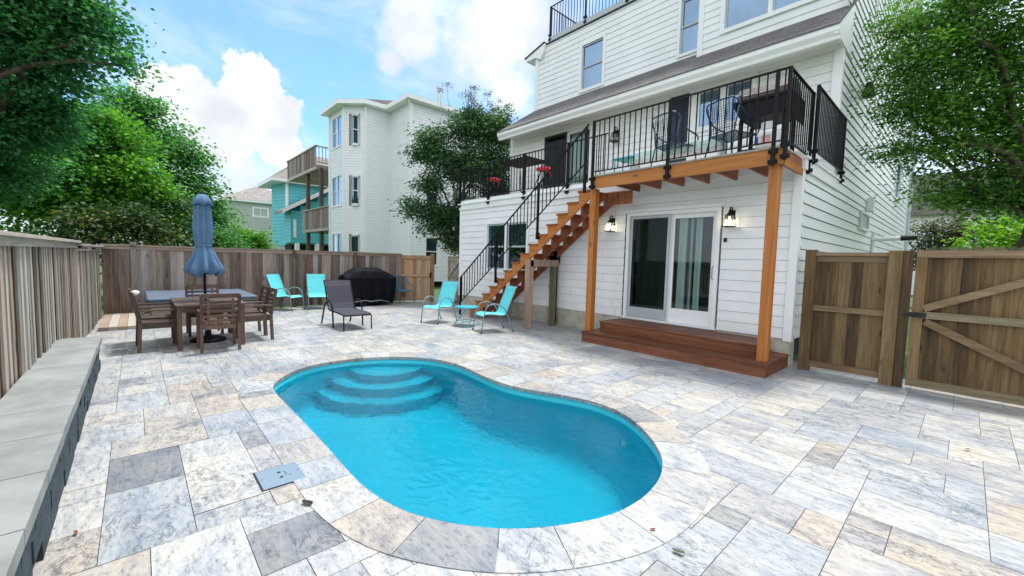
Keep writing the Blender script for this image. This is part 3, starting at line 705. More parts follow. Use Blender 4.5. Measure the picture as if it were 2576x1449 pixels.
for z0, z1 in ((1.78, 1.87), (.97, 1.06), (.04, .14)): mb = MB(); mb.box(-.47 if z0 != .97 else -.36, GY - .04, z0, 2.0, GY + .016, z1); mb.build('rail', 'gate_x', gt)
mb = MB(); mb.bar((-.36, GY - .02, 1.10), (1.0, GY - .02, 1.76), .05, .09, (0, 0, 1)); mb.build('brace', 'gate_x', gt)
mb = MB(); mb.bar((-.34, GY - .02, .93), (1.1, GY - .02, .17), .05, .09); mb.build('brace', 'gate_x', gt)
mb = MB(); mb.box(-.50, GY - .07, .985, -.33, GY - .041, 1.045); mb.tube([(-.56, GY - .1, 1.01), (-.42, GY - .085, 1.01)], .009); mb.build('latch', 'rubber', gt)
nf = thing('picket_fence', 'green brown neighbouring picket fence rising behind the wide gate', 'fence', (2, 11.4, 0))
mb = MB(); x = -.55
while x < 6: 
    mb.prism([(x, 0), (x + .135, 0), (x + .135, 2.03), (x + .105, 2.06), (x + .03, 2.06), (x, 2.03)], lambda a, b, d: (a, 11.4 + d, b + (a + .5) * .01), 0, .02); x += .142
mb.build('boards', 'gate_n', nf)

# ------------------------------------------------------------------ our house
HX0, HX1, HY = -11.08, -1.84, 7.79
house = thing('house', 'white clapboard three storey house with a shingled eave above the wooden deck', 'house', (-6.4, 9, 0))
TY, T3 = 9.9, 10.4; HB = 22.9
lw = MB(); doorh = (-4.99, -3.0, .40, 2.72); winh = (-9.80, -7.93, 1.22, 2.72)
P1 = PX(HY)
siding(lw, P1, HX0 + .02, HX1 - .11, .43, 3.20, [doorh, winh]); lwo = lw.build('front_wall', 'white', house)
b = MB(); b.box(HX0 + .35, HY + .5, .02, HX1 - .35, HB - .3, 3.2); b.build('ground_floor_core', 'dark', house)
b = MB(); b.box(HX0 + .02, HY + .015, 0, -5.0, HY + .3, .435); b.box(-5.0, HY + .015, 0, HX1 - .02, HY + .3, .40); b.build('foundation', 'found', house)
b = MB(); x = HX0 + .02
while x < HX1 - .1:
    x2 = min(x + .4, HX1 - .02); b.box(x + .003, HY + .006, .24, x2 - .003, HY + .014, .425); b.box(x + .003, HY + .006, .04, x2 - .003, HY + .014, .232); x = x2
b.build('foundation_blocks', 'found', house)
b = MB(); b.box(HX1 - .11, HY - .03, .40, HX1 + .012, HY + .10, 3.16); b.build('corner_board', 'trim', house)
b = MB(); b.box(HX0 - .03, HY - .03, .40, HX0 + .09, HY + .1, 3.16); b.build('corner_board', 'trim', house)
# left side wall
ls = MB(); siding(ls, PY(HX0, -1), HY, 16, .43, 3.2); siding(ls, PY(HX0, -1), TY, 16, 3.2, 5.85); ls.build('left_wall', 'white', house)
# right side wall
P2 = PY(HX1)
rs = MB(); rh = [(12.70, 12.98, 7.05, 8.3), (18.9, 20.4, 4.0, 5.4)]
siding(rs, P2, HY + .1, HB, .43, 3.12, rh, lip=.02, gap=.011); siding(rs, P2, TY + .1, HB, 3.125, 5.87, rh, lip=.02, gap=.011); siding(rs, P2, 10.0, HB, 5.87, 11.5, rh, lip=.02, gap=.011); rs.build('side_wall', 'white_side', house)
b = MB(); b.box(HX1 - .4, HY + .5, 3.2, HX1 - .3, HB - .3, 3.2); 
b = MB(); b.box(HX1 - .3, HY + .35, .02, HX1 - .22, HB - .3, 3.2); b.box(HX1 - .3, 10.6, 3.2, HX1 - .22, HB - .3, 11.4); b.build('side_core', 'dark', house)
b = MB(); b.box(HX1 - .1, HB, .4, HX1 + .03, HB + .12, 11.5); b.build('corner_board', 'trim', house)
b = MB(); b.tube([(HX1 + .09, HB + .2, .2), (HX1 + .09, HB + .2, 9.8)], .06); b.build('downspout', 'sash', house)
# parapet trim of the terrace
b = MB(); b.box(HX0 - .05, HY - .05, 3.14, HX1 + .04, HY + .1, 3.30); b.box(HX0 - .08, HY - .085, 3.302, HX1 + .07, HY + .12, 3.335); b.box(HX0 - .04, HY - .03, 3.337, HX1 + .03, HY + .1, 3.43)
b.build('terrace_fascia', 'trim', house)
b = MB(); b.box(HX1 - .05, HY + .13, 3.12, HX1 + .045, 10.3, 3.30); b.box(HX1 - .05, HY + .13, 3.302, HX1 + .07, 10.3, 3.33); b.build('terrace_fascia', 'trim', house)
b = MB(); b.box(HX0, HY + .13, 3.2, HX1 - .06, TY + .1, 3.33); b.build('terrace_floor', 'deckgrey', house)
# second storey front wall
P3 = PX(TY)
d2 = (-9.60, -7.56, 3.40, 5.66); d3 = (-5.30, -4.66, 3.6, 5.72); w2h = (-4.62, -3.30, 4.72, 5.74)
up = MB(); siding(up, P3, HX0 + .1, HX1 - .14, 3.33, 5.84, [d2, d3, w2h]); up.build('upper_wall', 'white', house)
b = MB(); b.box(HX0 + .35, TY + .5, 3.3, HX1 - .35, HB - .3, 6.6); b.build('upper_core', 'dark', house)
b = MB(); b.box(HX1 - .14, TY - .035, 3.34, HX1 + .012, TY + .1, 5.86); b.build('corner_board', 'trim', house)
b = MB(); b.box(HX0 - .02, TY - .035, 3.34, HX0 + .12, TY + .1, 5.86); b.build('corner_board', 'trim', house)
b = MB(); b.box(HX0 + .12, TY - .034, 5.755, HX1 - .14, TY + .02, 5.84); b.box(HX0 + .12, TY - .031, 5.70, -4.66, TY + .02, 5.752); b.build('frieze_board', 'trim', house)
# eave: soffit, gutter, shingled skirt roof
EY = 9.22
b = MB(); b.box(HX0 + .05, EY + .06, 5.80, HX1 + .02, TY + .02, 5.835); b.build('soffit', 'trim', house)
b = MB()
prof = [(EY + .12, 5.64), (EY + .03, 5.64), (EY + .02, 5.70), (EY - .01, 5.74), (EY - .035, 5.78), (EY - .035, 5.875), (EY + .01, 5.875), (EY + .01, 5.83), (EY + .12, 5.82)]
b.prism(prof, lambda a, c, d: (d, a, c), HX0 + .03, HX1 + .05); b.build('gutter', 'trim', house, smooth=False)
b = MB()
ex0, ex1 = HX0 + .02, HX1 + .06
b.add([(ex0, EY - .05, 5.89), (ex1, EY - .05, 5.89), (HX1 + .06, T3 + .15, 6.90), (-10.4, T3 + .15, 6.90), (ex0, EY - .05, 5.865), (ex1, EY - .05, 5.865), (HX1 + .06, T3 + .15, 6.85), (-10.4, T3 + .15, 6.85)], [(0, 1, 2, 3), (4, 7, 6, 5), (0, 4, 5, 1), (0, 3, 7, 4), (1, 5, 6, 2)])
b.build('skirt_roof', 'shingle', house)
b = MB(); b.add([(HX1 + .03, EY - .02, 5.72), (HX1 + .03, TY + .5, 5.72), (HX1 + .03, TY + .5, 6.77), (HX1 + .03, EY - .02, 5.86), (HX1 - .02, EY - .02, 5.72), (HX1 - .02, TY + .5, 5.72), (HX1 - .02, TY + .5, 6.77), (HX1 - .02, EY - .02, 5.86)], [(0, 1, 2, 3), (7, 6, 5, 4), (0, 4, 5, 1), (0, 3, 7, 4), (1, 5, 6, 2)]); b.build('rake_board', 'trim', house)
# third storey
P4 = PX(T3); w1 = (-8.48, -7.69, 6.92, 8.25); w2 = (-5.32, -4.78, 6.92, 8.26); w3 = (-4.14, -2.28, 7.0, 8.5)
u3 = MB(); siding(u3, P4, -10.42, -4.72, 6.45, 8.86, [w1, w2], course=.165, gap=.0032); u3.build('third_wall', 'white', house)
P5 = PX(T3 - .25)
u4 = MB(); siding(u4, P5, -4.66, HX1, 6.4, 9.6, [(w3[0] - .09, w3[1] + .09, w3[2] - .09, w3[3] + .09)], course=.165, gap=.0032); u4.build('third_wall_bay', 'white', house)
b = MB(); b.box(-4.74, T3 - .28, 6.4, -4.62, T3 + .05, 8.87); b.build('corner_board', 'trim', house)
b = MB(); b.box(-10.5, T3 - .03, 6.5, -10.36, T3 + .1, 8.6); b.build('corner_board', 'trim', house)
b = MB(); b.box(-10.1, T3 + .45, 6.5, HX1 - .35, HB - .3, 8.8); b.build('third_core', 'dark', house)
ls = MB(); siding(ls, PY(-10.44, -1), T3, 16, 6.4, 8.86, course=.165); ls.build('third_left_wall', 'white', house)
b = MB(); b.box(-9.92, T3 - .035, 8.86, -4.6, T3 + .3, 9.02); b.build('roof_deck_curb', 'sash', house)
b = MB(); b.box(-10.0, T3 - .05, 8.82, -4.6, T3 + .3, 8.855); b.build('curb_flashing', 'blinddark', house)
b = MB(); b.prism([(-10.9, 8.52), (-10.45, 8.52), (-10.2, 8.40), (-10.05, 8.62), (-10.02, 8.86), (-10.9, 8.62)], lambda a, c, d: (a, d, c), T3 - .10, T3 + .55); b.build('eave_return', 'trim', house)
b = MB(); b.prism([(-10.96, 8.63), (-10.03, 8.88), (-10.03, 8.91), (-10.96, 8.66)], lambda a, c, d: (a, d, c), T3 - .13, T3 + .55); b.build('eave_shingles', 'shingle', house)
rail_run(house, (-9.87, T3 - .02, 9.98), (-4.6, T3 - .02, 9.98), h=.98, gap=.12, posts=(.002, .28, .56), post_drop=.12, name='roof_railing')
rail_run(house, (-9.87, T3, 9.98), (-9.87, T3 + 2.6, 9.98), h=.98, gap=.12, posts=(.99,), name='roof_railing')
# windows of the house
window(house, P4, *w1); window(house, P4, *w2, trim=.07); window(house, P5, *w3, sashes=2)
window(house, P1, -9.71, -8.02, 1.31, 2.63, sashes=2, style='half', glass='glass')
window(house, P3, -4.55, -3.38, 4.80, 5.66, sashes=2, style='dark', double=False, sash='trim')
window(house, PY(HX1), 12.76, 12.92, 7.1, 8.2, style='dark', trim=.05); window(house, PY(HX1), 18.95, 20.3, 4.1, 5.3, style='dark', trim=.07)
# upper sliding doors
def slider(P, u0, u1, z0, z1, kick=.27, screenleft=True, nm='sliding_door', screen_mat='sash', open_dark=False):
    f = MB(); tw = .07
    pbox(f, P, u0 - tw, u0, z0, z1 + tw, -.1, .03); pbox(f, P, u1, u1 + tw, z0, z1 + tw, -.1, .03); pbox(f, P, u0, u1, z1, z1 + tw, -.1, .028)
    pbox(f, P, u0 - tw - .02, u1 + tw + .02, z0 - .04, z0 - .002, -.1, .045)
    fo = f.build(nm, 'trim', house); mid = (u0 + u1) / 2
    for k, (a, b) in enumerate(((u0 + .01, mid + .02), (mid - .02, u1 - .01))):
        d0 = -.04 if k == 0 else -.075; s_ = MB(); t_ = .085
        pbox(s_, P, a, a + t_, z0, z1, d0 - .03, d0); pbox(s_, P, b - t_, b, z0, z1, d0 - .03, d0); pbox(s_, P, a + t_, b - t_, z0, z0 + kick, d0 - .03, d0 - .001); pbox(s_, P, a + t_, b - t_, z1 - t_, z1, d0 - .03, d0 - .001)
        s_.build('door_panel', 'trim', fo)
        g = MB(); g.add([P(a + t_, z0 + kick, d0 - .015), P(b - t_, z0 + kick, d0 - .015), P(b - t_, z1 - t_, d0 - .015), P(a + t_, z1 - t_, d0 - .015)], [(0, 1, 2, 3)]); g.build('pane', 'glass_dark', fo)
    if screenleft:
        s_ = MB(); a, b = u0 + .015, mid; t_ = .05; d0 = -.005
        pbox(s_, P, a, a + t_, z0 + .02, z1 - .01, d0 - .02, d0); pbox(s_, P, b - t_, b, z0 + .02, z1 - .01, d0 - .02, d0); pbox(s_, P, a + t_, b - t_, z0 + .02, z0 + kick - .05, d0 - .02, d0 - .001); pbox(s_, P, a + t_, b - t_, z1 - .01 - t_, z1 - .01, d0 - .02, d0 - .001)
        s_.build('screen_frame', screen_mat, fo, label='grey screen door frame')
        g = MB(); g.add([P(a + t_, z0 + kick - .05, d0 - .01), P(b - t_, z0 + kick - .05, d0 - .01), P(b - t_, z1 - .06, d0 - .01), P(a + t_, z1 - .06, d0 - .01)], [(0, 1, 2, 3)]); g.build('insect_screen', 'screen', fo)
    hd = MB(); zc = z0 + 1.0; pts = [P(u1 - .05, zc + .12, -.07), P(u1 - .05, zc + .11, -.02), P(u1 - .05, zc - .11, -.02), P(u1 - .05, zc - .12, -.07)]
    hd.tube(pts, .009, 6); hd.build('handle', 'steel', fo)
    bk = MB(); pbox(bk, P, u0, u1, z0, z1, -.42, -.40); bk.build('interior', 'dark', fo)
    return fo
slider(P1, -4.88, -3.10, .46, 2.58)
b = MB(); pbox(b, P1, -5.02, -2.97, 2.655, 2.72, -.02, .04); b.build('door_head_trim', 'trim', house)
slider(P3, -9.50, -7.65, 3.45, 5.58, screen_mat='dark')
b = MB(); pbox(b, P3, -5.24, -4.74, 3.4, 5.66, -.06, -.03); b.build('upper_door', 'blinddark', house)
for (a, b_) in ((-5.31, -5.24), (-4.74, -4.64)):
    q = MB(); pbox(q, P3, a, b_, 3.4, 5.74, -.06, .03); q.build('door_jamb', 'trim', house)
# curtains behind the glass
def curtain(P, u0, u1, z0, z1, label, dark_at=()):
    c = MB(); n = int((u1 - u0) / .012); pts = []
    for i in range(n + 1):
        u = u0 + (u1 - u0) * i / n; d = -.19 + .028 * math.sin(u * 48 + 2 * math.sin(u * 7)); pts.append((u, d))
    for i in range(n):
        if any(abs((pts[i][0]) - k) < .011 for k in dark_at): continue
        c.add([P(pts[i][0], z0, pts[i][1]), P(pts[i + 1][0], z0, pts[i + 1][1]), P(pts[i + 1][0], z1, pts[i + 1][1]), P(pts[i][0], z1, pts[i][1])], [(0, 1, 2, 3)], .5)
    o = c.build('curtain', 'curtain', None, smooth=True); tag(o, label, 'curtain')
    if dark_at:
        c = MB()
        for k in dark_at:
            c.add([P(k - .012, z0, -.17), P(k + .012, z0, -.17), P(k + .012, z1, -.17), P(k - .012, z1, -.17)], [(0, 1, 2, 3)], .5)
        c.build('stripe', 'curtain_d', o)
curtain(P1, -3.88, -3.42, .5, 2.52, 'pale green striped curtain behind the right glass panel of the patio door', (-3.70, -3.66, -3.585))
curtain(P1, -4.80, -4.02, .5, 2.52, 'dim curtain behind the grey screen panel of the patio door')
curtain(P3, -8.55, -7.95, 3.5, 5.52, 'white curtain behind the upper storey sliding door')

# wall lamps
def wall_lamp(x, y, z, label, lit=True, s=1.0):
    t = thing('wall_lamp', label, 'wall lamp', (x, y, z), 'black lantern lamps on the house wall'); m = MB()
    m.box(x - .045 * s, y - .02, z - .06 * s, x + .045 * s, y, z + .10 * s); m.tube([(x, y - .01, z + .05 * s), (x, y - .05 * s, z + .14 * s), (x, y - .11 * s, z + .15 * s), (x, y - .13 * s, z + .10 * s)], .011 * s, 7); m.build('bracket', 'black', t)
    c = (x, y - .13 * s); m = MB(); m.lathe((c[0], c[1], z), [(.008 * s, .12 * s), (.02 * s, .10 * s), (.03 * s, .055 * s), (.085 * s, .01 * s), (.085 * s, -.002 * s), (.0, -.002 * s)], 4, wob=None); m.build('lantern_cap', 'black', t)
    m = MB()
    for sx in (-1, 1):
        for sy in (-1, 1): m.bar((c[0] + sx * .052 * s, c[1] + sy * .052 * s, z), (c[0] + sx * .078 * s, c[1] + sy * .078 * s, z - .19 * s), .009 * s)
    m.box(c[0] - .088 * s, c[1] - .088 * s, z - .20 * s, c[0] + .088 * s, c[1] + .088 * s, z - .183 * s); m.build('lantern_frame', 'black', t)
    m = MB(); q = .05 * s; r_ = .074 * s; m.add([(c[0] + a * q, c[1] + b * q, z - .004) for a, b in ((-1, -1), (1, -1), (1, 1), (-1, 1))] + [(c[0] + a * r_, c[1] + b * r_, z - .182 * s) for a, b in ((-1, -1), (1, -1), (1, 1), (-1, 1))], [(0, 1, 5, 4), (1, 2, 6, 5), (2, 3, 7, 6), (3, 0, 4, 7)]); m.build('glass', 'lampglass', t)
    m = MB(); m.lathe((c[0], c[1], z - .1 * s), [(.008, .08), (.015, .05), (.028, .01), (.024, -.02), (.0, -.035)], 12); m.build('bulb', 'bulb' if lit else 'tank', t, smooth=True)
    if lit:
        l = bpy.data.lights.new('lamp_light', 'POINT'); l.energy = .8; l.color = (1, .85, .55); l.shadow_soft_size = .03; o = bpy.data.objects.new('lamp_light', l); COL.objects.link(o); o.parent = t; o.location = (0, -.13 * s, -.15 * s)
wall_lamp(-5.30, HY, 2.47, 'lit black lantern left of the patio door, near the staircase')
wall_lamp(-2.84, HY, 2.47, 'lit black lantern right of the patio door')
wall_lamp(-6.72, TY, 5.12, 'unlit black lantern high on the wall behind the deck railing', lit=False, s=1.15)
# small fittings on the walls
m = MB(); m.box(-7.13, HY - .05, .88, -6.99, HY - .012, .99); o = m.build('outlet_box', 'sash', None); tag(o, 'small grey outlet box low on the white wall under the stairs', 'outlet')
m = MB(); m.box(-7.10, HY - .056, .90, -7.06, HY - .051, .97); m.box(-7.05, HY - .056, .90, -7.01, HY - .051, .97); m.build('cover', 'rubber', o)
m = MB(); m.box(-3.27, HY - .03, 2.16, -3.22, HY - .012, 2.24) if False else m.box(-2.96, HY - .03, 2.02, -2.91, HY - .012, 2.09); o = m.build('doorbell', 'rubber', None); tag(o, 'tiny dark doorbell box on the wall right of the patio door', 'doorbell')
m = MB(); m.prism([(13.55, 3.06), (13.85, 3.06), (13.7, 3.40)], lambda a, c, d: (HX1 + d, a, c), .02, .16); o = m.build('vent_hood', 'vinyl', None); tag(o, 'small pale triangular vent hood on the side wall', 'vent hood')
m = MB(); m.box(HX1 + .0, 12.8, 2.60, HX1 + .07, 12.86, 3.0); m.box(HX1, 13.86, 2.60, HX1 + .07, 13.92, 3.0); m.box(HX1, 12.86, 2.95, HX1 + .07, 13.86, 3.0); m.box(HX1, 12.78, 2.55, HX1 + .09, 13.94, 2.60); o = m.build('side_vent', 'vinyl', None); tag(o, 'pale square framed vent on the side wall below the triangular hood', 'vent')
m = MB(); m.box(HX1 - .03, 12.86, 2.6, HX1 + .025, 13.86, 2.95); m.build('louvre', 'sash', o)
m = MB(); m.lathe((HX1 + .1, 12.1, 5.42), [(.13, 0), (.13, .02), (.06, .3), (0, .33)], 12); o = m.build('vent_cowl', 'rubber', None); tag(o, 'small black cowl vent high on the side wall', 'vent')
pp = thing('drain_pipe', 'white pipe with a black angled end sticking out of the side wall', 'pipe', (HX1, 14.9, 2.4))
m = MB(); m.tube([(HX1, 14.9, 2.42), (HX1 + .62, 14.9, 2.44)], .055, 12); m.tube([(HX1 + .05, 14.9, 2.0), (HX1 + .05, 14.9, 2.6)], .035, 8); m.build('pipe', 'vinyl', pp)
m = MB(); m.tube([(HX1 + .60, 14.9, 2.44), (HX1 + .92, 14.9, 2.46)], [.07, .05], 12); m.build('end_cap', 'rubber', pp)
m = MB(); m.tube([(-7.0, 7.68, .02), (-7.0, 7.68, .2), (-6.98, 7.66, .26)], .02, 8); m.tube([(-7.05, 7.66, .17), (-6.95, 7.66, .17)], .012, 6); m.lathe((-7.0, 7.68, .0), [(.06, 0), (.06, .05), (.02, .07)], 10); o = m.build('water_spigot', 'steel', None); tag(o, 'small metal water spigot on the ground by the foundation', 'spigot')
m = MB(); m.tube([(-2.2, 7.70, .36), (-2.12, 7.68, .26), (-2.02, 7.62, .22), (-1.93, 7.6, .215)], .004, 5); o = m.build('cable', 'rubber', None); tag(o, 'thin black cable hanging by the foundation at the house corner', 'cable')

# ------------------------------------------------------------------ wooden deck
DX0, DX1, DY = -5.12, -1.84, 6.72
deck = thing('wooden_deck', 'raised orange stained wooden deck on two posts in front of the upper storey', 'deck', (-3.5, 7.2, 0))
m = MB(); m.box(DX0, DY, 3.05, DX1, DY + .045, 3.265, .4); m.build('front_beam', 'orange', deck)
m = MB(); m.box(DX1 - .045, DY + .046, 3.05, DX1, HY - .09, 3.26, .6); m.build('end_beam', 'tread', deck)
m = MB(); m.box(DX1 - .002, DY + .05, 3.03, DX1 + .02, HY - .1, 3.13); m.build('end_strip', 'orange', deck)
for x in np.linspace(DX0 + .45, DX1 - .5, 6):
    m = MB(); m.box(x, DY + .046, 3.07, x + .04, HY - .09, 3.255); m.build('joist', 'tread', deck)
m = MB(); y = DY - .02
while y < HY - .12: m.box(DX0 + .0, y, 3.268, DX1 + .01, min(y + .135, HY - .09), 3.296); y += .14
m.build('decking', 'deckgrey', deck)
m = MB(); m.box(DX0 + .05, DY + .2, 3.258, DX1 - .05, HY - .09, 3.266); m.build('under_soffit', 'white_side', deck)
for x in (-5.19, -2.02):
    m = MB(); m.box(x, DY + .05, .205, x + .135, DY + .185, 3.049, .5); m.build('support_post', 'orange_z', deck, bevel=.004)
rail_run(deck, (DX0, DY - .03, 4.33), (DX1 + .03, DY - .03, 4.33), h=.97, gap=.113, posts=(.01, .48, .955), post_drop=.33)
rail_run(deck, (DX1 + .03, DY - .03, 4.33), (DX1 + .03, 7.98, 4.33), h=.97, gap=.113, posts=(.0, .97), post_drop=.27)
# terrace rails belong to the house
rail_run(house, (HX1 + .06, 8.06, 4.48), (HX1 + .06, 10.22, 4.48), h=1.0, gap=.105, posts=(.01, .99), post_drop=.22, name='terrace_railing')
rail_run(house, (HX0 - .02, HY - .06, 4.42), (-5.5, HY - .06, 4.42), h=.94, gap=.115, posts=(.0, .26, .53, .8), post_drop=.26, name='terrace_railing')
rail_run(house, (HX0 - .02, HY - .06, 4.42), (HX0 - .02, TY, 4.42), h=.94, gap=.115, posts=(), name='terrace_railing')

# ------------------------------------------------------------------ staircase
st = thing('staircase', 'orange stained open riser staircase with black railing up to the deck', 'staircase', (-7.4, 7.2, 0))
dxr, dzr = .283, .2146; xn = -5.51; zn = 3.055
def stringer(y0, y1, mat='orange'):
    poly = [(-5.14, 3.055 - .042)]
    for k in range(14):
        z = zn - k * dzr - .042; poly.append((xn - k * dxr + .012, z)); poly.append((xn - k * dxr + .012, z - dzr))
    poly[-1] = (xn - 13 * dxr + .012, .0); bl = lambda x: 2.80 + (x + 5.33) * .7583
    xb = -5.33 - 2.80 / .7583; poly.append((xb, 0.)); poly.append((-5.14, bl(-5.14)))
    mm_ = MB(); n = len(poly)
    tris = __import__('mathutils').geometry.tessellate_polygon([[Vector((a, 0, c)) for a, c in poly]])
    vs = [(a, y0, c) for a, c in poly] + [(a, y1, c) for a, c in poly]
    fs = [tuple(t) for t in tris] + [tuple(i + n for i in t) for t in tris] + [(i, (i + 1) % n, n + (i + 1) % n, n + i) for i in range(n)]
    mm_.add(vs, fs, .45); mm_.build('stringer', mat, st)
stringer(6.80, 6.84); stringer(7.24, 7.28, 'tread'); stringer(7.66, 7.70, 'tread')
for k in range(14):
    m = MB(); x0 = xn - k * dxr; z = zn - k * dzr
    m.box(x0 - .01, 6.775, z - .04, x0 + .135, 7.72, z, .3); m.box(x0 + .141, 6.775, z - .04, x0 + .276, 7.72, z, .5); m.build('tread', 'tread', st)
m = MB()
for k in range(4): m.box(-5.16 + k * .15, 7.30, 2.78, -5.02 + k * .15, 7.34, 3.04)
m.build('top_skirt', 'tread', st)
m = MB(); m.box(-6.88, 6.66, 0, -6.74, 6.795, 1.60, .7); m.build('support_post', 'postgrey', st)
m = MB(); m.box(-6.88, 7.50, 0, -6.76, 7.62, 1.60, .2); m.build('support_post', 'gate_n', st)
m = MB(); m.box(-6.86, 6.70, 1.46, -6.74, 7.66, 1.62, .6); m.build('cross_beam', 'postgrey', st)
rail_run(st, (-5.30, 6.80, 4.36), (-9.63, 6.80, 1.075), h=.72, gap=.118, posts=(), name='stair_railing')
for x, zb in ((-6.63, 2.08), (-8.07, 1.0)):
    rr = MB(); zt = 4.36 + (x + 5.30) * .7587; rr.box(x - .022, 6.745, zb, x + .022, 6.79, zt); rr.box(x - .055, 6.77, zb, x + .055, 6.798, zb + .07); rr.box(x - .055, 6.77, zb + .1, x + .055, 6.798, zb + .15); rr.build('newel_post', 'black', st)
for bx_ in ((-9.65, 6.775, 0, -9.61, 6.815, 1.08), (-5.36, 6.745, 3.0, -5.31, 6.79, 4.30)): rr = MB(); rr.box(*bx_); rr.build('newel_post', 'black', st)
m = MB(); m.tube([(-6.9, 7.74, .05), (-6.9, 7.74, 1.6)], .05, 10); m.box(-7.05, 7.66, 1.55, -6.8, 7.78, 1.85); o = m.build('downpipe', 'black', None); tag(o, 'black downpipe behind the stair support post', 'pipe')

# ------------------------------------------------------------------ wooden entry steps
es = thing('entry_steps', 'two tier red brown wooden steps in front of the patio door', 'steps', (-3.5, 7.2, 0))
def tier(x0, y0, x1, y1, z0, z1, nb):
    m = MB(); m.box(x0, y0, z0, x1, y0 + .03, z1 - .03); m.box(x1 - .03, y0 + .031, z0, x1, y1, z1 - .03); m.box(x0, y0 + .031, z0, x0 + .03, y1, z1 - .03); m.build('riser', 'redwood', es)
    m = MB(); w_ = (y1 - y0 + .02) / nb
    for k in range(nb): m.box(x0 - .012, y0 - .015 + k * w_, z1 - .03, x1 + .012, y0 - .015 + (k + 1) * w_ - .005, z1)
    m.build('tread', 'redwood', es, bevel=.003)
tier(-5.15, 6.63, -1.85, 7.75, .0, .205, 8); tier(-5.0, 7.03, -2.12, 7.75, .205, .40, 5)

# ------------------------------------------------------------------ dining set
GX = 'brown slatted dining chairs round the patio table'
def dchair():
    t = thing('dining_chair', 'x', 'chair', (0, 0, 0), GX, local=True)     # faces +X, back at x = 0
    for sy in (-.25, .25):
        m = MB(); m.bar((.0, sy, 0), (.02, sy, .45), .04, .05); m.bar((.02, sy, .45), (-.07, sy, .92), .04, .045); m.build('rear_leg', 'teak_z', t)
        m = MB(); m.box(.46, sy - .022, 0, .505, sy + .022, .64); m.build('front_leg', 'teak_z', t)
        m = MB(); m.box(-.0, sy - .03, .64, .54, sy + .03, .662); m.build('armrest', 'teak', t)
    m = MB(); m.box(.02, -.228, .36, .48, -.205, .43); m.box(.02, .205, .36, .48, .228, .43); m.box(.46, -.204, .36, .485, .204, .43); m.box(.02, -.204, .36, .045, .204, .43); m.build('seat_frame', 'teak', t)
    m = MB()
    for k in range(7): m.box(.03, -.2 + k * .058, .432, .50, -.2 + k * .058 + .045, .452)
    m.build('seat', 'teak', t)
    m = MB(); ax = Vector((-.09, 0, .47)).normalized()
    m.obox((-.068, 0, .905), ((0, 1, 0), ax, ax.cross(Vector((0, 1, 0)))), (.5, .07, .026))
    for k in range(5): z = .50 + k * .075; m.obox((.02 - (z - .45) * .19, 0, z), ((0, 1, 0), ax, ax.cross(Vector((0, 1, 0)))), (.46, .042, .016))
    for sy in (-.16, .16): m.obox((-.018, sy, .66), ((0, 1, 0), ax, ax.cross(Vector((0, 1, 0)))), (.03, .40, .02))
    m.build('backrest', 'teak', t); return t
c0 = dchair()
spots = [(-8.0, .98, math.pi, 'brown slatted chair nearest the camera, its back towards the pool'),
         (-8.81, .0, math.pi / 2, 'brown slatted chair on the left of the table with a white cloth on its back'),
         (-9.42, -.02, math.pi / 2, 'brown slatted chair on the left of the table, hidden behind the cloth topped one'),
         (-8.85, 1.84, -math.pi / 2, 'brown slatted chair on the right of the table, nearer the camera'),
         (-9.42, 1.84, -math.pi / 2, 'brown slatted chair on the right of the table, nearer the hot tub'),
         (-10.18, .96, 0, 'brown slatted chair at the far end of the table behind the umbrella pole')]
for i, (x, y, a, lb) in enumerate(spots):
    o = c0 if i == 0 else copy_tree(c0); place(o, x, y, 0, a, lb)
cl = MB(); cl.lathe((-8.72, -.03, .91), [(.02, -.03), (.05, -.01), (.055, .02), (.035, .045), (.01, .055)], 12, wob=lambda a, z, i: 1 + .25 * math.sin(3 * a + i)); o = cl.build('white_cloth', 'white_cloth', None, smooth=True); tag(o, 'crumpled white cloth on the back of the left dining chair', 'cloth')
tb = thing('dining_table', 'brown slatted rectangular patio table with the closed umbrella through it', 'table', (-9.08, .92, 0))
m = MB(); x0, x1, y0, y1 = -9.82, -8.34, .44, 1.40
m.box(x0, y0, .70, x0 + .09, y1, .73); m.box(x1 - .09, y0, .70, x1, y1, .73); m.box(x0 + .091, y0, .70, x1 - .091, y0 + .08, .73); m.box(x0 + .091, y1 - .08, .70, x1 - .091, y1, .73); m.box(x0 + .091, .86, .699, x1 - .091, .96, .729)
k = x0 + .1
while k < x1 - .16: m.box(k, y0 + .083, .702, k + .078, .857, .728); m.box(k, .963, .702, k + .078, y1 - .083, .728); k += .09
m.build('tabletop', 'teak', tb)
m = MB(); m.box(x0 + .06, y0 + .05, .61, x1 - .06, y0 + .075, .70); m.box(x0 + .06, y1 - .075, .61, x1 - .06, y1 - .05, .70); m.box(x0 + .06, y0 + .076, .61, x0 + .085, y1 - .076, .70); m.box(x1 - .085, y0 + .076, .61, x1 - .06, y1 - .076, .70); m.build('apron', 'teak', tb)
for x in (x0 + .03, x1 - .10):
    for y in (y0 + .02, y1 - .09): m = MB(); m.box(x, y, 0, x + .06, y + .06, .70); m.build('leg', 'teak_z', tb)
um = thing('patio_umbrella', 'closed slate blue umbrella tied at the waist, standing through the dining table', 'umbrella', (-9.1, .90, 0))
m = MB(); m.tube([(-9.1, .90, .05), (-9.1, .885, 2.62)], .022, 12); m.build('pole', 'black', um)
def wob(a, z, i): return 1 + (.16 if z > -.9 else .10 + .16 * min(1, (-.9 - z) / .4)) * math.cos(8 * a + .4 * math.sin(2 * a)) + .05 * math.sin(3 * a + i * .3)
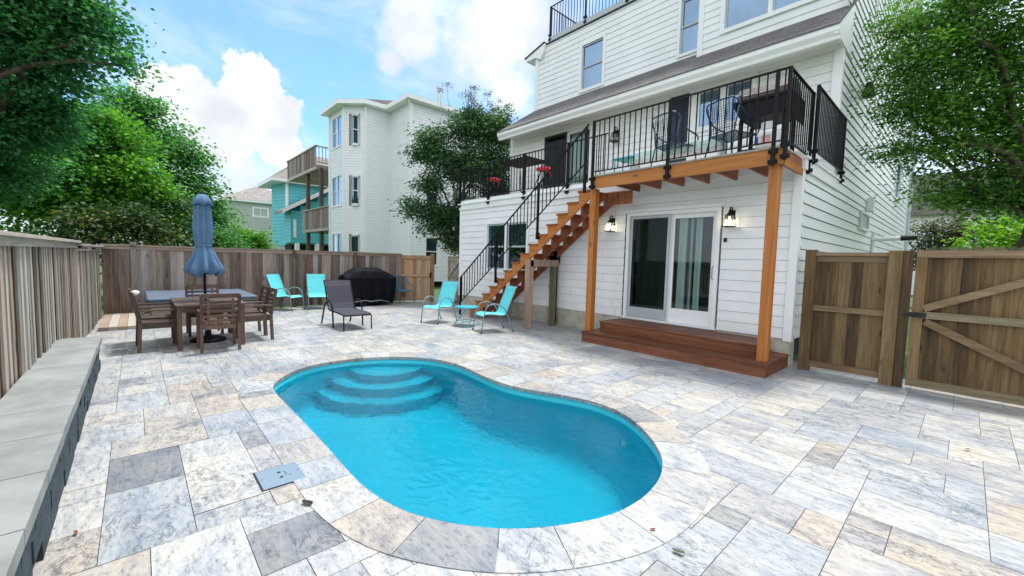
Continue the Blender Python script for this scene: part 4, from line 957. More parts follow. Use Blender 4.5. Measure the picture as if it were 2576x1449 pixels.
pr = [(.09, -.10), (.110, -.20), (.122, -.42), (.128, -.60), (.12, -.76), (.108, -.86), (.104, -.90), (.125, -.97), (.165, -1.10), (.215, -1.27), (.245, -1.39), (.235, -1.40), (.17, -1.22), (.05, -1.05)]
m = MB(); m.lathe((-9.1, .888, 2.60), pr, 64, wob=wob); k0 = 64 * 9
for q in range(64 * 9, 64 * 12): v = m.v[q]; a = 2 * math.pi * (q % 64) / 64; m.v[q] = (v[0], v[1], v[2] + .035 * math.cos(8 * a) + .02 * math.sin(3 * a))
m.build('canopy', 'umbrella', um, smooth=True)
m = MB(); m.lathe((-9.1, .888, 2.60), [(.03, .0), (.065, -.01), (.11, -.08), (.165, -.19), (.155, -.19), (.09, -.08)], 48, wob=lambda a, z, i: 1 + .10 * (i > 1) * math.cos(6 * a))
for q in range(48 * 3, 48 * 5): v = m.v[q]; a = 2 * math.pi * (q % 48) / 48; m.v[q] = (v[0], v[1], v[2] - .018 * math.cos(6 * a))
m.build('vent_flap', 'umbrella', um, smooth=True)
m = MB(); m.lathe((-9.1, .888, 1.70), [(.112, -.012), (.124, -.01), (.124, .015), (.112, .018)], 24); m.build('tie_strap', 'umbrella', um)
m = MB(); m.lathe((-9.1, .885, 2.60), [(.0, 0), (.035, .002), (.03, .02), (0, .03)], 14); m.build('finial', 'black', um)
ub = MB(); ub.lathe((-9.12, .93, 0), [(.27, 0), (.275, .03), (.24, .055), (.10, .075), (.045, .10), (.04, .36), (.03, .36)], 32); o = ub.build('umbrella_base', 'black', None, smooth=False); tag(o, 'round black umbrella base on the paving under the dining table', 'umbrella base')

# ------------------------------------------------------------------ hot tub and wooden platform
ht = thing('hot_tub', 'sunken hot tub with a slate blue folding cover in the far left corner', 'hot tub', (-12.3, 1.1, 0))
m = MB(); m.box(-13.42, .22, 0, -11.28, 2.02, .47); m.build('cabinet', 'deckgrey', ht)
m = MB(); m.box(-13.46, .17, .47, -11.24, 2.07, .505); m.build('tub_rim', 'vinyl', ht)
m = MB(); m.box(-13.48, .14, .506, -12.345, 2.1, .60); m.box(-12.335, .14, .506, -11.2, 2.1, .60)
m.build('cover', 'tubcover', ht, bevel=.025)
m = MB(); m.box(-11.205, .15, .47, -11.19, 2.09, .56); m.box(-13.4, .125, .47, -11.2, .14, .56); m.build('cover_skirt', 'tubskirt', ht)
pl = MB(); x = -13.55
y = -.58
while y < .12: pl.box(-13.55, y, .0, -11.2, y + .135, .07); y += .14
o = pl.build('wooden_platform', 'deckgrey', None); tag(o, 'low weathered wooden platform in the far left fence corner', 'platform')

# ------------------------------------------------------------------ sling chairs
GS = 'teal sling patio chairs'
def strip(m, pts, y0, y1, th=.012):
    for a, b in zip(pts[:-1], pts[1:]):
        d = Vector((b[0] - a[0], 0, b[1] - a[1])).normalized(); n_ = Vector((-d.z, 0, d.x)) * th
        m.add([(a[0], y0, a[1]), (a[0], y1, a[1]), (b[0], y1, b[1]), (b[0], y0, b[1]), (a[0] + n_.x, y0, a[1] + n_.z), (a[0] + n_.x, y1, a[1] + n_.z), (b[0] + n_.x, y1, b[1] + n_.z), (b[0] + n_.x, y0, b[1] + n_.z)],
              [(0, 1, 2, 3), (7, 6, 5, 4), (0, 4, 5, 1), (1, 5, 6, 2), (2, 6, 7, 3), (3, 7, 4, 0)], .5)
def schair():
    t = thing('sling_chair', 'x', 'chair', (0, 0, 0), GS, local=True)      # faces +X
    pts = [(.56, .37), (.50, .405), (.40, .41), (.2, .385), (.08, .38), (.03, .40), (.0, .46), (-.06, .62), (-.16, .86), (-.20, .97), (-.225, 1.0)]
    m = MB(); strip(m, pts, -.245, .245); m.build('sling', 'teal_sling', t, smooth=False)
    for s in (-1, 1):
        y = s * .262
        m = MB(); m.tube([(p[0], s * .252, p[1]) for p in pts], .011, 8); m.build('side_rail', 'greyleg', t, smooth=True)
        m = MB(); arc = [(.60, y, 0), (.565, y, .25), (.54, y, .42), (.50, y, .54), (.42, y, .61), (.30, y, .635), (.18, y, .61), (.08, y, .54), (.01, y, .42), (-.07, y, .22), (-.16, y, .0)]
        m.tube(arc, .013, 8); m.tube([(.52, s * .25, .395), (.53, y, .40)], .01, 6); m.build('arm_and_legs', 'greyleg', t, smooth=True)
        for x in (.60, -.16): m = MB(); m.lathe((x, y, 0), [(.018, 0), (.018, .03), (.012, .035)], 10); m.build('foot', 'rubber', t)
    m = MB(); m.tube([(.50, -.25, .39), (.50, .25, .39)], .010, 6); m.tube([(.03, -.25, .38), (.03, .25, .38)], .010, 6); m.tube([(-.225, -.25, 1.0), (-.225, .25, 1.0)], .011, 6); m.build('cross_bars', 'greyleg', t)
    return t
s0 = schair()
def sc(o, fl, fr, lb):
    """front feet positions (chair's left, right)"""
    fl = Vector(fl); fr = Vector(fr); c = (fl + fr) / 2; d = fl - fr; a = math.atan2(-d.x, d.y); place(o, c.x - .60 * math.cos(a), c.y - .60 * math.sin(a), 0, a, lb)
a1 = math.atan2(-.95, .31); a2 = math.atan2(-.95, -.29)
place(s0, -8.71 - .6 * math.cos(a1), 5.24 - .6 * math.sin(a1), 0, a1, 'teal sling chair just left of the round teal table')
place(copy_tree(s0), -7.17 - .6 * math.cos(a2), 5.52 - .6 * math.sin(a2), 0, a2, 'teal sling chair right of the round teal table, in front of the stairs')
place(copy_tree(s0), -13.22, 3.02, 0, R(38), 'teal sling chair by the far fence, just right of the hot tub') 
place(copy_tree(s0), -13.2, 4.02, 0, R(-12), 'teal sling chair by the far fence, behind the dark lounger')

# ------------------------------------------------------------------ lounger
lg = thing('chaise_lounge', 'charcoal sling lounger with raised back and curved arms in the middle of the patio', 'lounger', (-9.6, 3.5, 0))
X = -9.55; yl, yr = 3.20, 3.80
pts = [(-8.76, .30), (-8.80, .335), (-9.1, .345), (-9.55, .35), (-9.66, .37), (-9.74, .50), (-9.90, .86), (-9.97, .98), (-10.0, 1.0)]
m = MB(); strip(m, pts, yl + .02, yr - .02, -.012); m.build('sling', 'black_sling', lg)
m = MB()
for y in (yl, yr): m.tube([(p[0], y, p[1]) for p in pts[1:]], .014, 8); m.tube([(-8.8, y, .335), (-8.75, y, .30), (-8.73, y, .0)], .014, 8)
m.tube([(-8.76, yl, .32), (-8.76, yr, .32)], .014, 8); m.tube([(-9.99, yl, 1.0), (-9.99, yr, 1.0)], .014, 8); m.build('frame', 'black', lg, smooth=True)
for y in (yl - .03, yr + .03):
    m = MB(); m.tube([(-9.28, y, 0), (-9.32, y, .35), (-9.36, y, .50), (-9.45, y, .57), (-9.60, y, .58), (-9.75, y, .52), (-9.86, y, .42), (-10.05, y, .0)], .018, 8); m.build('arm_and_legs', 'black', lg, smooth=True)

# ------------------------------------------------------------------ round folding table
rt = thing('side_table', 'small round teal folding table between the two near sling chairs', 'table', (-8.0, 5.85, 0))
m = MB(); m.lathe((-8.0, 5.85, .455), [(.0, -.03), (.275, -.03), (.29, -.02), (.29, 0), (.27, .005), (0, .005)], 40); m.build('tabletop', 'tealmetal', rt)
for sx in (-1, 1):
    m = MB(); m.tube([(-8.0 - .21 * sx, 5.68, .44), (-8.0 + .22 * sx, 5.62, .0)], .009, 6); m.tube([(-8.0 - .21 * sx, 6.0, .44), (-8.0 + .22 * sx, 6.08, .0)], .009, 6); m.tube([(-8.0 + .2 * sx, 5.62, .035), (-8.0 + .2 * sx, 6.08, .035)], .008, 6); m.tube([(-8.0 + .1 * sx, 5.65, .12), (-8.0 + .1 * sx, 6.03, .12)], .008, 6); m.build('leg_frame', 'tealmetal', rt)

# ------------------------------------------------------------------ covered grill and blue armchair
gr = thing('covered_grill', 'large barbecue under a black vinyl cover by the far fence', 'grill', (-13.0, 6.1, 0))
def gcov():
    m = MB(); V = []; F = []
    # outline sections along Y: (y, top height, front x at shoulder)
    secs = [(4.70, .98), (4.78, 1.03), (4.95, 1.14), (5.08, 1.21), (5.25, 1.235), (5.45, 1.235), (5.65, 1.235), (5.84, 1.22), (6.0, 1.15), (6.2, 1.06), (6.33, .99), (6.38, .94)]
    yc = 5.53; n = 9
    for i, (y, t) in enumerate(secs):
        f_ = abs(i - 5.5) / 5.5; crease = .035 * (1 if i % 2 else -1)
        def yy(k): return yc + (y - yc) * k
        V += [(-12.80 + crease * .9, yy(.90), .05), (-12.74 + crease, yy(.94), .35), (-12.72 + crease * .7, yy(.98), .62), (-12.72 + crease * .3, yy(1.0), min(.90, t - .05)),
              (-12.80, yy(1.), max(.93, t - .12) if f_ < .8 else t - .03), (-12.93, yy(.99), t - .005), (-13.12, yy(.99), t), (-13.34, yy(.99), t - .08), (-13.40, yy(.95), .05)]
    for i in range(len(secs) - 1):
        for k in range(n - 1): F.append((i * n + k, (i + 1) * n + k, (i + 1) * n + k + 1, i * n + k + 1))
    F.append(tuple(range(n))); F.append(tuple((len(secs) - 1) * n + k for k in range(n))[::-1])
    m.add(V, F, .5); return m
m = gcov(); o = m.build('cover', 'cover', gr); bv = o.modifiers.new('b', 'BEVEL'); bv.width = .012; bv.segments = 2
m = MB()
for a in (5.35, 5.78): m.tube([(-12.69, a, .08), (-12.675, a, .5), (-12.70, a, .9), (-12.82, a + .03 * (1 if a < 5.5 else -1), 1.12), (-12.96, a, 1.24)], .010, 6)
m.tube([(-12.70, 5.30, .93), (-12.70, 5.55, .90), (-12.70, 5.80, .93)], .009, 6); m.build('cover_seams', 'cover', gr, smooth=True)
m = MB(); m.tube([(-12.70, 4.86, .14), (-12.66, 5.3, .20), (-12.64, 5.5, .16), (-12.66, 5.8, .19), (-12.7, 6.15, .10)], .007, 6); m.build('hem_piping', 'sash', gr, smooth=True)
m = MB(); 
for y in (5.0, 5.35): m.tube([(-12.80, y - .03, .05), (-12.80, y + .03, .05)], .05, 12)
m.build('wheels', 'rubber', gr)

def armchair(mat, label, group=None):
    t = thing('metal_armchair', label, 'chair', (0, 0, 0), group, local=True)  # faces +X ; curved perforated back
    nb = 13; sc_ = []
    def bp(f_, z): # back shell: f_ -1..1
        a = f_ * .95; return (.02 - .03 * (z - .44) - .05 * math.cos(a) - (.02), .29 * math.sin(a) / math.sin(.95), z)
    m = MB()
    top = [(.28, -.32, .62), (.12, -.31, .66), (-.01, -.30, .80), (-.07, -.285, .885), (-.11, -.23, .93), (-.125, 0, .945), (-.11, .23, .93), (-.07, .285, .885), (-.01, .30, .80), (.12, .31, .66), (.28, .32, .62), (.42, .31, .60), (.46, .31, .55)]
    top = [(.46, -.31, .55), (.42, -.31, .60)] + top
    m.tube(top, .014, 8); m.tube([(.46, -.31, .55), (.44, -.28, .42), (.46, -.29, .0)], .012, 8); m.tube([(.46, .31, .55), (.44, .28, .42), (.46, .29, .0)], .012, 8)
    m.tube([(.0, -.27, .80), (-.02, -.22, .43), (-.10, -.26, 0)], .012, 8); m.tube([(.0, .27, .80), (-.02, .22, .43), (-.10, .26, 0)], .012, 8)
    m.tube([(-.02, -.22, .43), (.44, -.28, .42), (.44, .28, .42), (-.02, .22, .43), (-.02, -.22, .43)], .011, 8); m.build('frame', mat, t, smooth=True)
    m = MB()
    for i in range(12):   # woven metal mesh back
        f_ = -1 + 2 * i / 11; yy = f_ * .225; ct = .935 - .05 * abs(f_) ** 4; m.bar((-.02 - .02 * math.cos(f_), yy, .44), (-.04 - .08 * math.cos(f_ * 1.2), yy * 1.12, ct), .010, .004)
    for k in range(11):
        z = .47 + k * .038; g = (z - .44) / .44; m.bar((-.03 - .06 * g, -.215 - .02 * g, z), (-.03 - .08 * g, .215 + .02 * g, z), .010, .004)
    m.build('back_mesh', mat, t)
    m = MB()
    for i in range(12): y = -.25 + .5 * i / 11; m.bar((-.01, y * .85, .425), (.44, y * 1.05, .425), .018, .004)
    for k in range(10): x = .02 + k * .044; m.bar((x, -.26, .427), (x, .26, .427), .018, .004)
    m.build('seat_mesh', mat, t); return t
a0 = armchair('bluemetal2', 'blue metal mesh armchair standing beside the covered grill'); place(a0, -13.42, 6.86, 0, R(4))
GA = 'dark blue metal mesh armchairs on the deck'
b0 = armchair('bluemetal', 'dark blue mesh armchair on the deck, left of its twin', GA); place(b0, -3.78, 7.08, 3.297, R(78))
place(copy_tree(b0), -2.82, 7.10, 3.297, R(72), 'dark blue mesh armchair on the deck, next to the grill')

# ------------------------------------------------------------------ things on the deck
gk = thing('gas_grill', 'black gas grill with brown lid in the corner of the deck', 'grill', (-2.2, 7.4, 3.297))
gx, gy, gz = -2.28, 7.42, 3.297
m = MB(); V = []
lidp = [(-.30, .0), (-.29, .10), (-.22, .20), (-.08, .26), (.10, .26), (.22, .2), (.28, .10), (.30, 0)]
m.prism(lidp, lambda a, c, d: (gx + d, gy + a, gz + .88 + c), -.36, .36); m.build('lid', 'brownlid', gk)
m = MB(); m.box(gx - .40, gy - .33, gz + .84, gx + .40, gy + .33, gz + .885); m.build('lid_rim', 'black', gk)
m = MB(); m.prism([(-.42, .84), (.42, .84), (.30, .60), (-.28, .58)], lambda a, c, d: (gx + a, gy + d, gz + c), -.31, .31); m.build('firebox', 'black', gk)
m = MB(); 
for sx in (-.30, .30):
    for sy in (-.24, .24): m.box(gx + sx - .025, gy + sy - .025, gz, gx + sx + .025, gy + sy + .025, gz + .60)
m.box(gx - .3, gy - .25, gz + .12, gx + .3, gy + .25, gz + .14); m.build('cart', 'black', gk)
m = MB(); m.box(gx + .405, gy - .28, gz + .50, gx + .43, gy + .28, gz + .78); m.build('side_shelf', 'black', gk)
m = MB(); m.tube([(gx - .25, gy - .37, gz + .93), (gx + .25, gy - .37, gz + .93)], .012, 8); m.build('handle', 'steel', gk)
pt = thing('propane_tank', 'white propane tank with a coloured label standing under the grill', 'propane tank', (-2.12, 7.02, 3.297))
m = MB(); c_ = (-2.14, 7.04, 3.30); m.lathe(c_, [(.10, 0), (.10, .03), (.15, .06), (.155, .10), (.155, .25), (.14, .30), (.08, .34), (.04, .35)], 24); m.build('body', 'tank', pt, smooth=True)
m = MB(); m.lathe(c_, [(.085, .33), (.10, .34), (.10, .44), (.094, .44), (.094, .34)], 20); m.build('collar', 'tank', pt)
for a0_, a1_, mt in ((-2.7, -2.2, 'label_blue'), (-1.9, -1.1, 'label_red')):
    m = MB(); n = 8; vs = []
    for k in range(n + 1):
        a = a0_ + (a1_ - a0_) * k / n; vs += [(c_[0] + .157 * math.cos(a), c_[1] + .157 * math.sin(a), c_[2] + .12), (c_[0] + .157 * math.cos(a), c_[1] + .157 * math.sin(a), c_[2] + .23)]
    m.add(vs, [(2 * k, 2 * k + 2, 2 * k + 3, 2 * k + 1) for k in range(n)]); m.build('label', mt, pt)
m = MB(); m.lathe((c_[0], c_[1], c_[2] + .35), [(.02, 0), (.02, .05), (.035, .05), (.035, .08), (0, .08)], 12); m.build('valve', 'rubber', pt)
cb = thing('cushion_bench', 'low bench with a mint patterned cushion behind the blue chairs on the deck', 'bench', (-3.9, 7.6, 3.297))
m = MB(); m.box(-4.75, 7.40, 3.62, -2.95, 7.70, 3.80); m.build('cushion', 'mint', cb, bevel=.02)
m = MB(); 
for x in (-4.7, -3.0): m.box(x - .02, 7.43, 3.297, x + .02, 7.67, 3.60)
m.box(-4.74, 7.41, 3.602, -2.96, 7.69, 3.619); m.build('frame', 'vinyl', cb)
tch = thing('low_table', 'small teal metal frame table on the deck at the head of the stairs', 'table', (-4.9, 7.5, 3.297))
m = MB(); m.tube([(-5.0, 7.3, 3.3), (-5.0, 7.3, 3.68), (-4.62, 7.3, 3.70), (-4.62, 7.3, 3.3)], .015, 8); m.tube([(-5.0, 7.6, 3.3), (-5.0, 7.6, 3.68), (-4.62, 7.6, 3.70), (-4.62, 7.6, 3.3)], .015, 8); m.build('legs', 'tealmetal', tch)
m = MB(); m.box(-5.02, 7.28, 3.69, -4.60, 7.62, 3.715); m.build('tabletop', 'tealmetal', tch)
# bar table and stools on the left terrace
bt = thing('bar_table', 'black openwork metal bar table on the left terrace', 'table', (-9.0, 8.6, 3.33))
bx, by, bz = -8.95, 8.45, 3.33
m = MB(); z = bz + 1.10
m.box(bx - .62, by - .45, z, bx + .62, by - .42, z + .03); m.box(bx - .62, by + .42, z, bx + .62, by + .45, z + .03); m.box(bx - .62, by - .42, z, bx - .59, by + .42, z + .03); m.box(bx + .59, by - .42, z, bx + .62, by + .42, z + .03)
for k in range(12): x = bx - .56 + k * .102; m.box(x - .03, by - .42, z + .005, x + .03, by + .42, z + .02)
for k in range(6): y = by - .35 + k * .14; m.box(bx - .59, y - .012, z + .0045, bx + .59, y + .012, z + .024)
m.build('tabletop', 'black', bt)
m = MB()
for sx in (-1, 1):
    for sy in (-1, 1): m.tube([(bx + sx * .5, by + sy * .35, z), (bx + sx * .38, by + sy * .28, bz + .7), (bx + sx * .30, by + sy * .22, bz + .45), (bx + sx * .52, by + sy * .38, bz)], .014, 6)
m.build('legs', 'black', bt)
def stool(x, y, label):
    t = thing('bar_stool', label, 'stool', (x, y, 3.33), 'red bar stools on the left terrace')
    m = MB(); m.lathe((x, y, 3.33), [(.0, .68), (.17, .68), (.20, .71), (.21, .74), (.18, .755), (0, .755)], 20); m.build('seat', 'red', t, smooth=False)
    m = MB(); m.tube([(x - .21, y, 4.08), (x - .28, y, 4.10), (x - .3, y, 4.06)], .02, 6); m.tube([(x + .2, y - .05, 4.07), (x + .29, y - .05, 4.0), (x + .30, y - .05, 3.82)], .022, 6); m.build('seat_strap', 'red', t)
    m = MB()
    for k in range(4): a = k * math.pi / 2 + .5; m.tube([(x + .1 * math.cos(a), y + .1 * math.sin(a), 4.01), (x + .25 * math.cos(a), y + .25 * math.sin(a), 3.33)], .012, 6)
    m.tube([(x + .2 * math.cos(a), y + .2 * math.sin(a), 3.6) for a in np.linspace(0, 2 * math.pi, 13)], .009, 6); m.build('legs', 'black', t)
stool(-10.05, 8.25, 'red seated bar stool at the left end of the bar table'); stool(-7.85, 8.2, 'red seated bar stool at the right end of the bar table, near the screen door')

# ------------------------------------------------------------------ small fence lamps
def flamp(x, y, z, dx, dy, lb):
    t = thing('fence_lamp', lb, 'lamp', (x, y, z), 'small black lamps along the fence top')
    m = MB(); m.lathe((x + dx * .06, y + dy * .06, z - .03), [(.0, .055), (.03, .05), (.055, .01), (.05, .0), (0, .0)], 12); m.build('shade', 'rubber', t)
    m = MB(); m.bar((x, y, z), (x + dx * .06, y + dy * .06, z + .02), .015); m.build('bracket', 'rubber', t)
flamp(-9.6, LF(-9.6) + .02, 1.62, 0, 1, 'small black lamp on the left fence where its top steps down')
flamp(-11.6, LF(-11.6) + .02, 1.60, 0, 1, 'small black lamp on the left fence nearest the far corner')
flamp(-13.55, -.05, 1.70, 1, 0, 'small black lamp on the tall post of the far fence near the corner')
flamp(-13.55, 3.5, 1.66, 1, 0, 'small black lamp on the middle post of the far fence')

# ------------------------------------------------------------------ fallen leaves
def debris(x, y, s, mat, lb, rz=0.):
    m = MB(); n = 8
    pts = [(s * (1 + .3 * math.sin(3 * a)) * math.cos(a), s * .5 * math.sin(a) * (1 + .2 * math.cos(2 * a)), .006 + .012 * abs(math.sin(a * 1.5)) * s * 20) for a in np.linspace(0, 2 * math.pi, n, endpoint=False)]
    m.add([(0, 0, .01)] + pts, [(0, i + 1, (i + 1) % n + 1) for i in range(n)]); o = m.build('fallen_leaf', mat, None); o.location = (x, y, .007); o.rotation_euler = (0, 0, rz)
    tag(o, lb, 'leaf', 'fallen leaves on the paving')
debris(-2.74, .77, .042, 'darkdeb', 'curled black leaf on the paving just below the skimmer lid', .5)
debris(-3.25, -.29, .022, 'deadleaf', 'reddish dry leaf at the lower left near the stone wall', .2)
debris(-1.16, 2.25, .02, 'deadleaf', 'small red leaf on the pool rim at the lower right', 1.)
debris(-.97, 2.18, .035, 'greenleaf', 'green leaf sprig on the paving below the pool at the lower right', .3)
debris(-.41, 6.63, .03, 'deadleaf', 'dry leaf on the paving in front of the gate post', .3)
debris(.11, 5.49, .025, 'deadleaf', 'brown leaf on the open paving right of the pool', .9)
debris(-7.06, .05, .02, 'deadleaf', 'small brown leaf on the paving left of the pool', .4)

# ------------------------------------------------------------------ neighbouring houses
def plain_siding_house(): pass
wh = thing('house', 'white vinyl sided three storey house with a corner tower behind the far fence', 'house', (-22, 11, 0))
A4 = (-19.5, 10.52); A3 = (-21.87, 10.52); A2 = (-21.87, 9.13); A1 = (-22.68, 8.33); A0 = (-24.84, 8.33)
def wall_seg(mb, a, b, z0, z1, holes=(), course=.14, lip=.016):
    a = Vector((*a, 0)); b = Vector((*b, 0)); d = (b - a); ln = d.length; d.normalize(); nr = Vector((d.y, -d.x, 0))
    P = lambda u, z, e: tuple(a + d * u + nr * e + Vector((0, 0, z)))
    siding(mb, P, 0, ln, z0, z1, holes, course, lip, .004); return P, ln
ZE = 9.45
wb = MB(); segs = [(A0, A1), (A1, A2), (A2, A3), (A3, A4), (A4, (-19.5, 24))]
winspec = {}
for i, (a, b) in enumerate(segs):
    ln = math.dist(a, b); hs = []
    if i == 0: hs = [(ln * .12, ln * .88, z0, z1) for z0, z1 in ((.5, 2.85), (4.25, 6.0), (7.45, 9.2))]
    if i == 1: hs = [(ln * .5 - .30, ln * .5 + .30, z0, z1) for z0, z1 in ((.8, 2.75), (4.25, 5.85), (7.4, 9.05))]
    if i == 4: hs = [(.85, 1.75, 1.1, 2.75), (.85, 1.75, 4.3, 5.9)]
    P, _ = wall_seg(wb, a, b, .3, ZE, hs); winspec[i] = (P, hs)
wb.build('wall', 'vinyl', wh)
for i, (P, hs) in winspec.items():
    for (a, b, c, d) in hs: window(wh, P, a + .08, b - .08, c + .08, d - .08, sashes=2 if i == 0 else 1, style='blind' if i != 4 else 'half', trim=.08, sash='trim')
cb_ = MB()
for p in (A0, A1, A2, A3, A4): cb_.box(p[0] - .07, p[1] - .07, .3, p[0] + .07, p[1] + .07, ZE - .01)
cb_.build('corner_trim', 'trim', wh)
cr = MB(); cr.add([(-24.8, 8.75, 0), (-22.9, 8.75, 0), (-22.2, 9.4, 0), (-22.2, 10.9, 0), (-19.9, 10.9, 0), (-19.9, 23.8, 0), (-24.8, 23.8, 0)] + [(-24.8, 8.75, 9.4), (-22.9, 8.75, 9.4), (-22.2, 9.4, 9.4), (-22.2, 10.9, 9.4), (-19.9, 10.9, 9.4), (-19.9, 23.8, 9.4), (-24.8, 23.8, 9.4)],
       [tuple(range(7)), tuple(range(13, 6, -1))] + [(i, (i + 1) % 7, 7 + (i + 1) % 7, 7 + i) for i in range(7)]); cr.build('core', 'dark', wh)
ev = MB(); o_ = .42
ring = [(-25.2, 8.33 - o_), (-22.68 + .17, 8.33 - o_), (-21.87 + o_, 9.13 - .17), (-21.87 + o_, 10.52 - o_), (-19.5 + o_, 10.52 - o_), (-19.5 + o_, 24), (-25.2, 24)]
ev.prism(ring, lambda a, b, d: (a, b, d), ZE, ZE + .22); ev.build('eave', 'trim', wh)
rf = MB(); ZR = ZE + .225
top = [(-25.2, 10.6), (-23.3, 10.9), (-23.2, 11.2), (-23.0, 12.6), (-22.6, 13.2), (-22.4, 24), (-25.2, 24)]; hs_ = [1.15, 1.15, 1.2, 1.5, 1.6, 1.6, 1.5]
rf.add([(a, b, ZR) for a, b in ring] + [(a, b, ZR + h_ * .8) for (a, b), h_ in zip(top, hs_)], [(i, (i + 1) % 7, 7 + (i + 1) % 7, 7 + i) for i in range(6)] + [tuple(range(7, 14))]); rf.build('roof', 'shingle_b', wh)
ch = MB(); ch.tube([(-22, 13.7, 10.3), (-22, 13.7, 11.7)], .11, 12); ch.tube([(-22, 13.7, 11.7), (-22, 13.7, 11.85)], .15, 12); ch.build('flue_pipe', 'steel', wh)
gs = MB(); gs.tube([(-19.2, 10.2, ZE), (-19.35, 10.35, ZE - .25), (-19.42, 10.43, ZE - .45), (-19.42, 10.43, .3)], .05, 8); gs.build('downspout', 'trim', wh)
def balcony(x0, x1, y, z0, z1, zt, depth, rails=False):
    b = MB(); x = x0
    while x < x1 - .05: b.box(x, y, z0 + .15, x + .135, y + .03, z1 - .06); x += .145
    bo = b.build('balcony', 'fence', wh, label='weathered grey board balcony')
    c = MB(); c.box(x0 - .05, y - .06, z1 - .05, x1 + .05, y + .12, z1 + .02); c.box(x0, y + .04, z0, x1, y + depth, z0 + .25); c.box(x0, y - .02, z0 - .02, x1 + .02, y + .035, z0 + .15); c.build('floor', 'fence_cap', bo)
    return bo
b1_ = balcony(-33.3, -26.9, 8.2, 6.78, 8.17, 8.2, 3.2)
rl = MB(); rl.box(-26.94, 8.25, 8.10, -26.86, 11.4, 8.17); rl.box(-26.93, 8.25, 7.15, -26.87, 11.4, 7.22)
y = 8.35
while y < 11.3: rl.box(-26.92, y, 7.2, -26.88, y + .04, 8.12); y += .2
rl.build('side_rail', 'sash', b1_)
balcony(-29.7, -24.9, 8.2, 3.02, 4.40, 4.4, 3.0)
for x in (-29.3, -26.7): b = MB(); b.box(x, 8.3, 0, x + .22, 8.5, 6.8); b.build('balcony_post', 'fence', wh)
bw = MB(); siding(bw, PX(11.2), -33, -24.8, 2.9, 9.4, course=.2); bw.build('rear_wall', 'vinyl', wh)

th = thing('house', 'turquoise house on white piers beyond the far fence', 'house', (-40, 11, 0))
tw = MB(); 
siding(tw, PY(-38), 9.3, 18, 2.4, 7.5, course=.28, lip=.03); wall_seg(tw, (-40.5, 8.75), (-38, 9.3), 2.4, 7.5, course=.28, lip=.03); siding(tw, PY(-36), 9.1, 18, 2.5, 5.0, course=.28, lip=.03)
for i in range(6):  # gable infill
    z = 5.0 + i * .45; siding(tw, PY(-36), 9.1 + (i + 1) * .66, 18, z, z + .45, course=.225, lip=.03)
siding(tw, PX(9.1), -38, -36, 2.5, 5.0, course=.28, lip=.03)
tw.build('wall', 'teal_house', th)
b = MB(); b.box(-44, 10.0, 2.3, -38.2, 18, 7.4); b.box(-38, 9.4, 2.4, -36.2, 18, 5.0); b.build('core', 'teal_house', th)
b = MB(); b.prism([(8.4, 4.75), (14.2, 8.25), (14.2, 8.45), (8.4, 4.93)], lambda a, c, d: (d, a, c), -38.0, -35.5); b.build('wing_roof', 'shingle_t', th)
b = MB(); b.prism([(8.4, 4.72), (14.2, 8.22), (14.2, 8.40), (8.4, 4.90)], lambda a, c, d: (d, a, c), -35.49, -35.40); b.build('rake_board', 'trim', th)
b = MB(); b.prism([(8.1, 7.4), (18, 7.4), (18, 7.65), (8.1, 7.65)], lambda a, c, d: (d, a, c), -43, -37.5); b.build('eave', 'trim', th)
b = MB(); b.add([(-43, 8.1, 7.66), (-37.5, 8.1, 7.66), (-37.5, 18, 7.66), (-43, 18, 7.66), (-41.5, 11.5, 10.4), (-40, 12.5, 10.4), (-40, 18, 10.4), (-41.5, 18, 10.4)], [(0, 1, 5, 4), (1, 2, 6, 5), (4, 5, 6, 7), (3, 0, 4, 7)]); b.build('roof', 'shingle_t', th)
b = MB(); b.box(-38.05, 9.2, 2.4, -37.93, 9.4, 7.4); b.box(-36.0, 11.3, 2.5, -35.93, 11.5, 5.9); b.build('corner_trim', 'trim', th)
for y in (9.4, 10.9, 12.6, 14.2): b = MB(); b.box(-36.3, y, 0, -36.0, y + .3, 2.5); b.build('pier', 'trim', th)
b = MB(); b.box(-40, 9.6, 0, -38, 18, 2.4); b.build('undercroft', 'dark', th)
b = MB(); b.box(-35.99, 9.25, 2.9, -35.92, 9.45, 4.3); b.build('side_window', 'trim', th)

gh = thing('house', 'pale grey green house with a hipped roof far beyond the fence', 'house', (-52, 8.5, 0))
gw = MB(); siding(gw, PY(-50), 6.7, 14, .3, 6.75, course=.3, lip=.03); siding(gw, PX(6.7), -60, -50, .3, 6.75, course=.3, lip=.03); gw.build('wall', 'grey_house', gh)
b = MB(); b.box(-59.8, 7.0, 0, -50.3, 14, 6.7); b.build('core', 'dark', gh)
b = MB(); b.box(-60.4, 6.3, 6.75, -49.6, 14.3, 6.95); b.build('eave', 'trim', gh)
b = MB(); b.add([(-60.4, 6.3, 6.96), (-49.6, 6.3, 6.96), (-49.6, 14.3, 6.96), (-60.4, 14.3, 6.96), (-54, 10.3, 9.1)], [(0, 1, 4), (1, 2, 4), (2, 3, 4), (3, 0, 4)]); b.build('roof', 'shingle_t', gh)
window(gh, PY(-50), 9.15, 10.35, 5.45, 6.2, sashes=2, trim=.15, double=False, style='dark'); window(gh, PY(-50), 11.7, 12.6, 3.2, 4.6, trim=.12, style='dark')
fh = thing('house', 'pale house glimpsed under the right hand tree', 'house', (2, 40, 0))
b = MB(); siding(b, PX(38), -8, 12, 0, 5.2, course=.25, lip=.03); b.build('wall', 'vinyl', fh)
b = MB(); b.prism([(-8.5, 5.2), (12.5, 5.2), (8, 7.8), (-4, 7.8)], lambda a, c, d: (a, d, c), 37.6, 46); b.build('roof', 'shingle_t', fh)
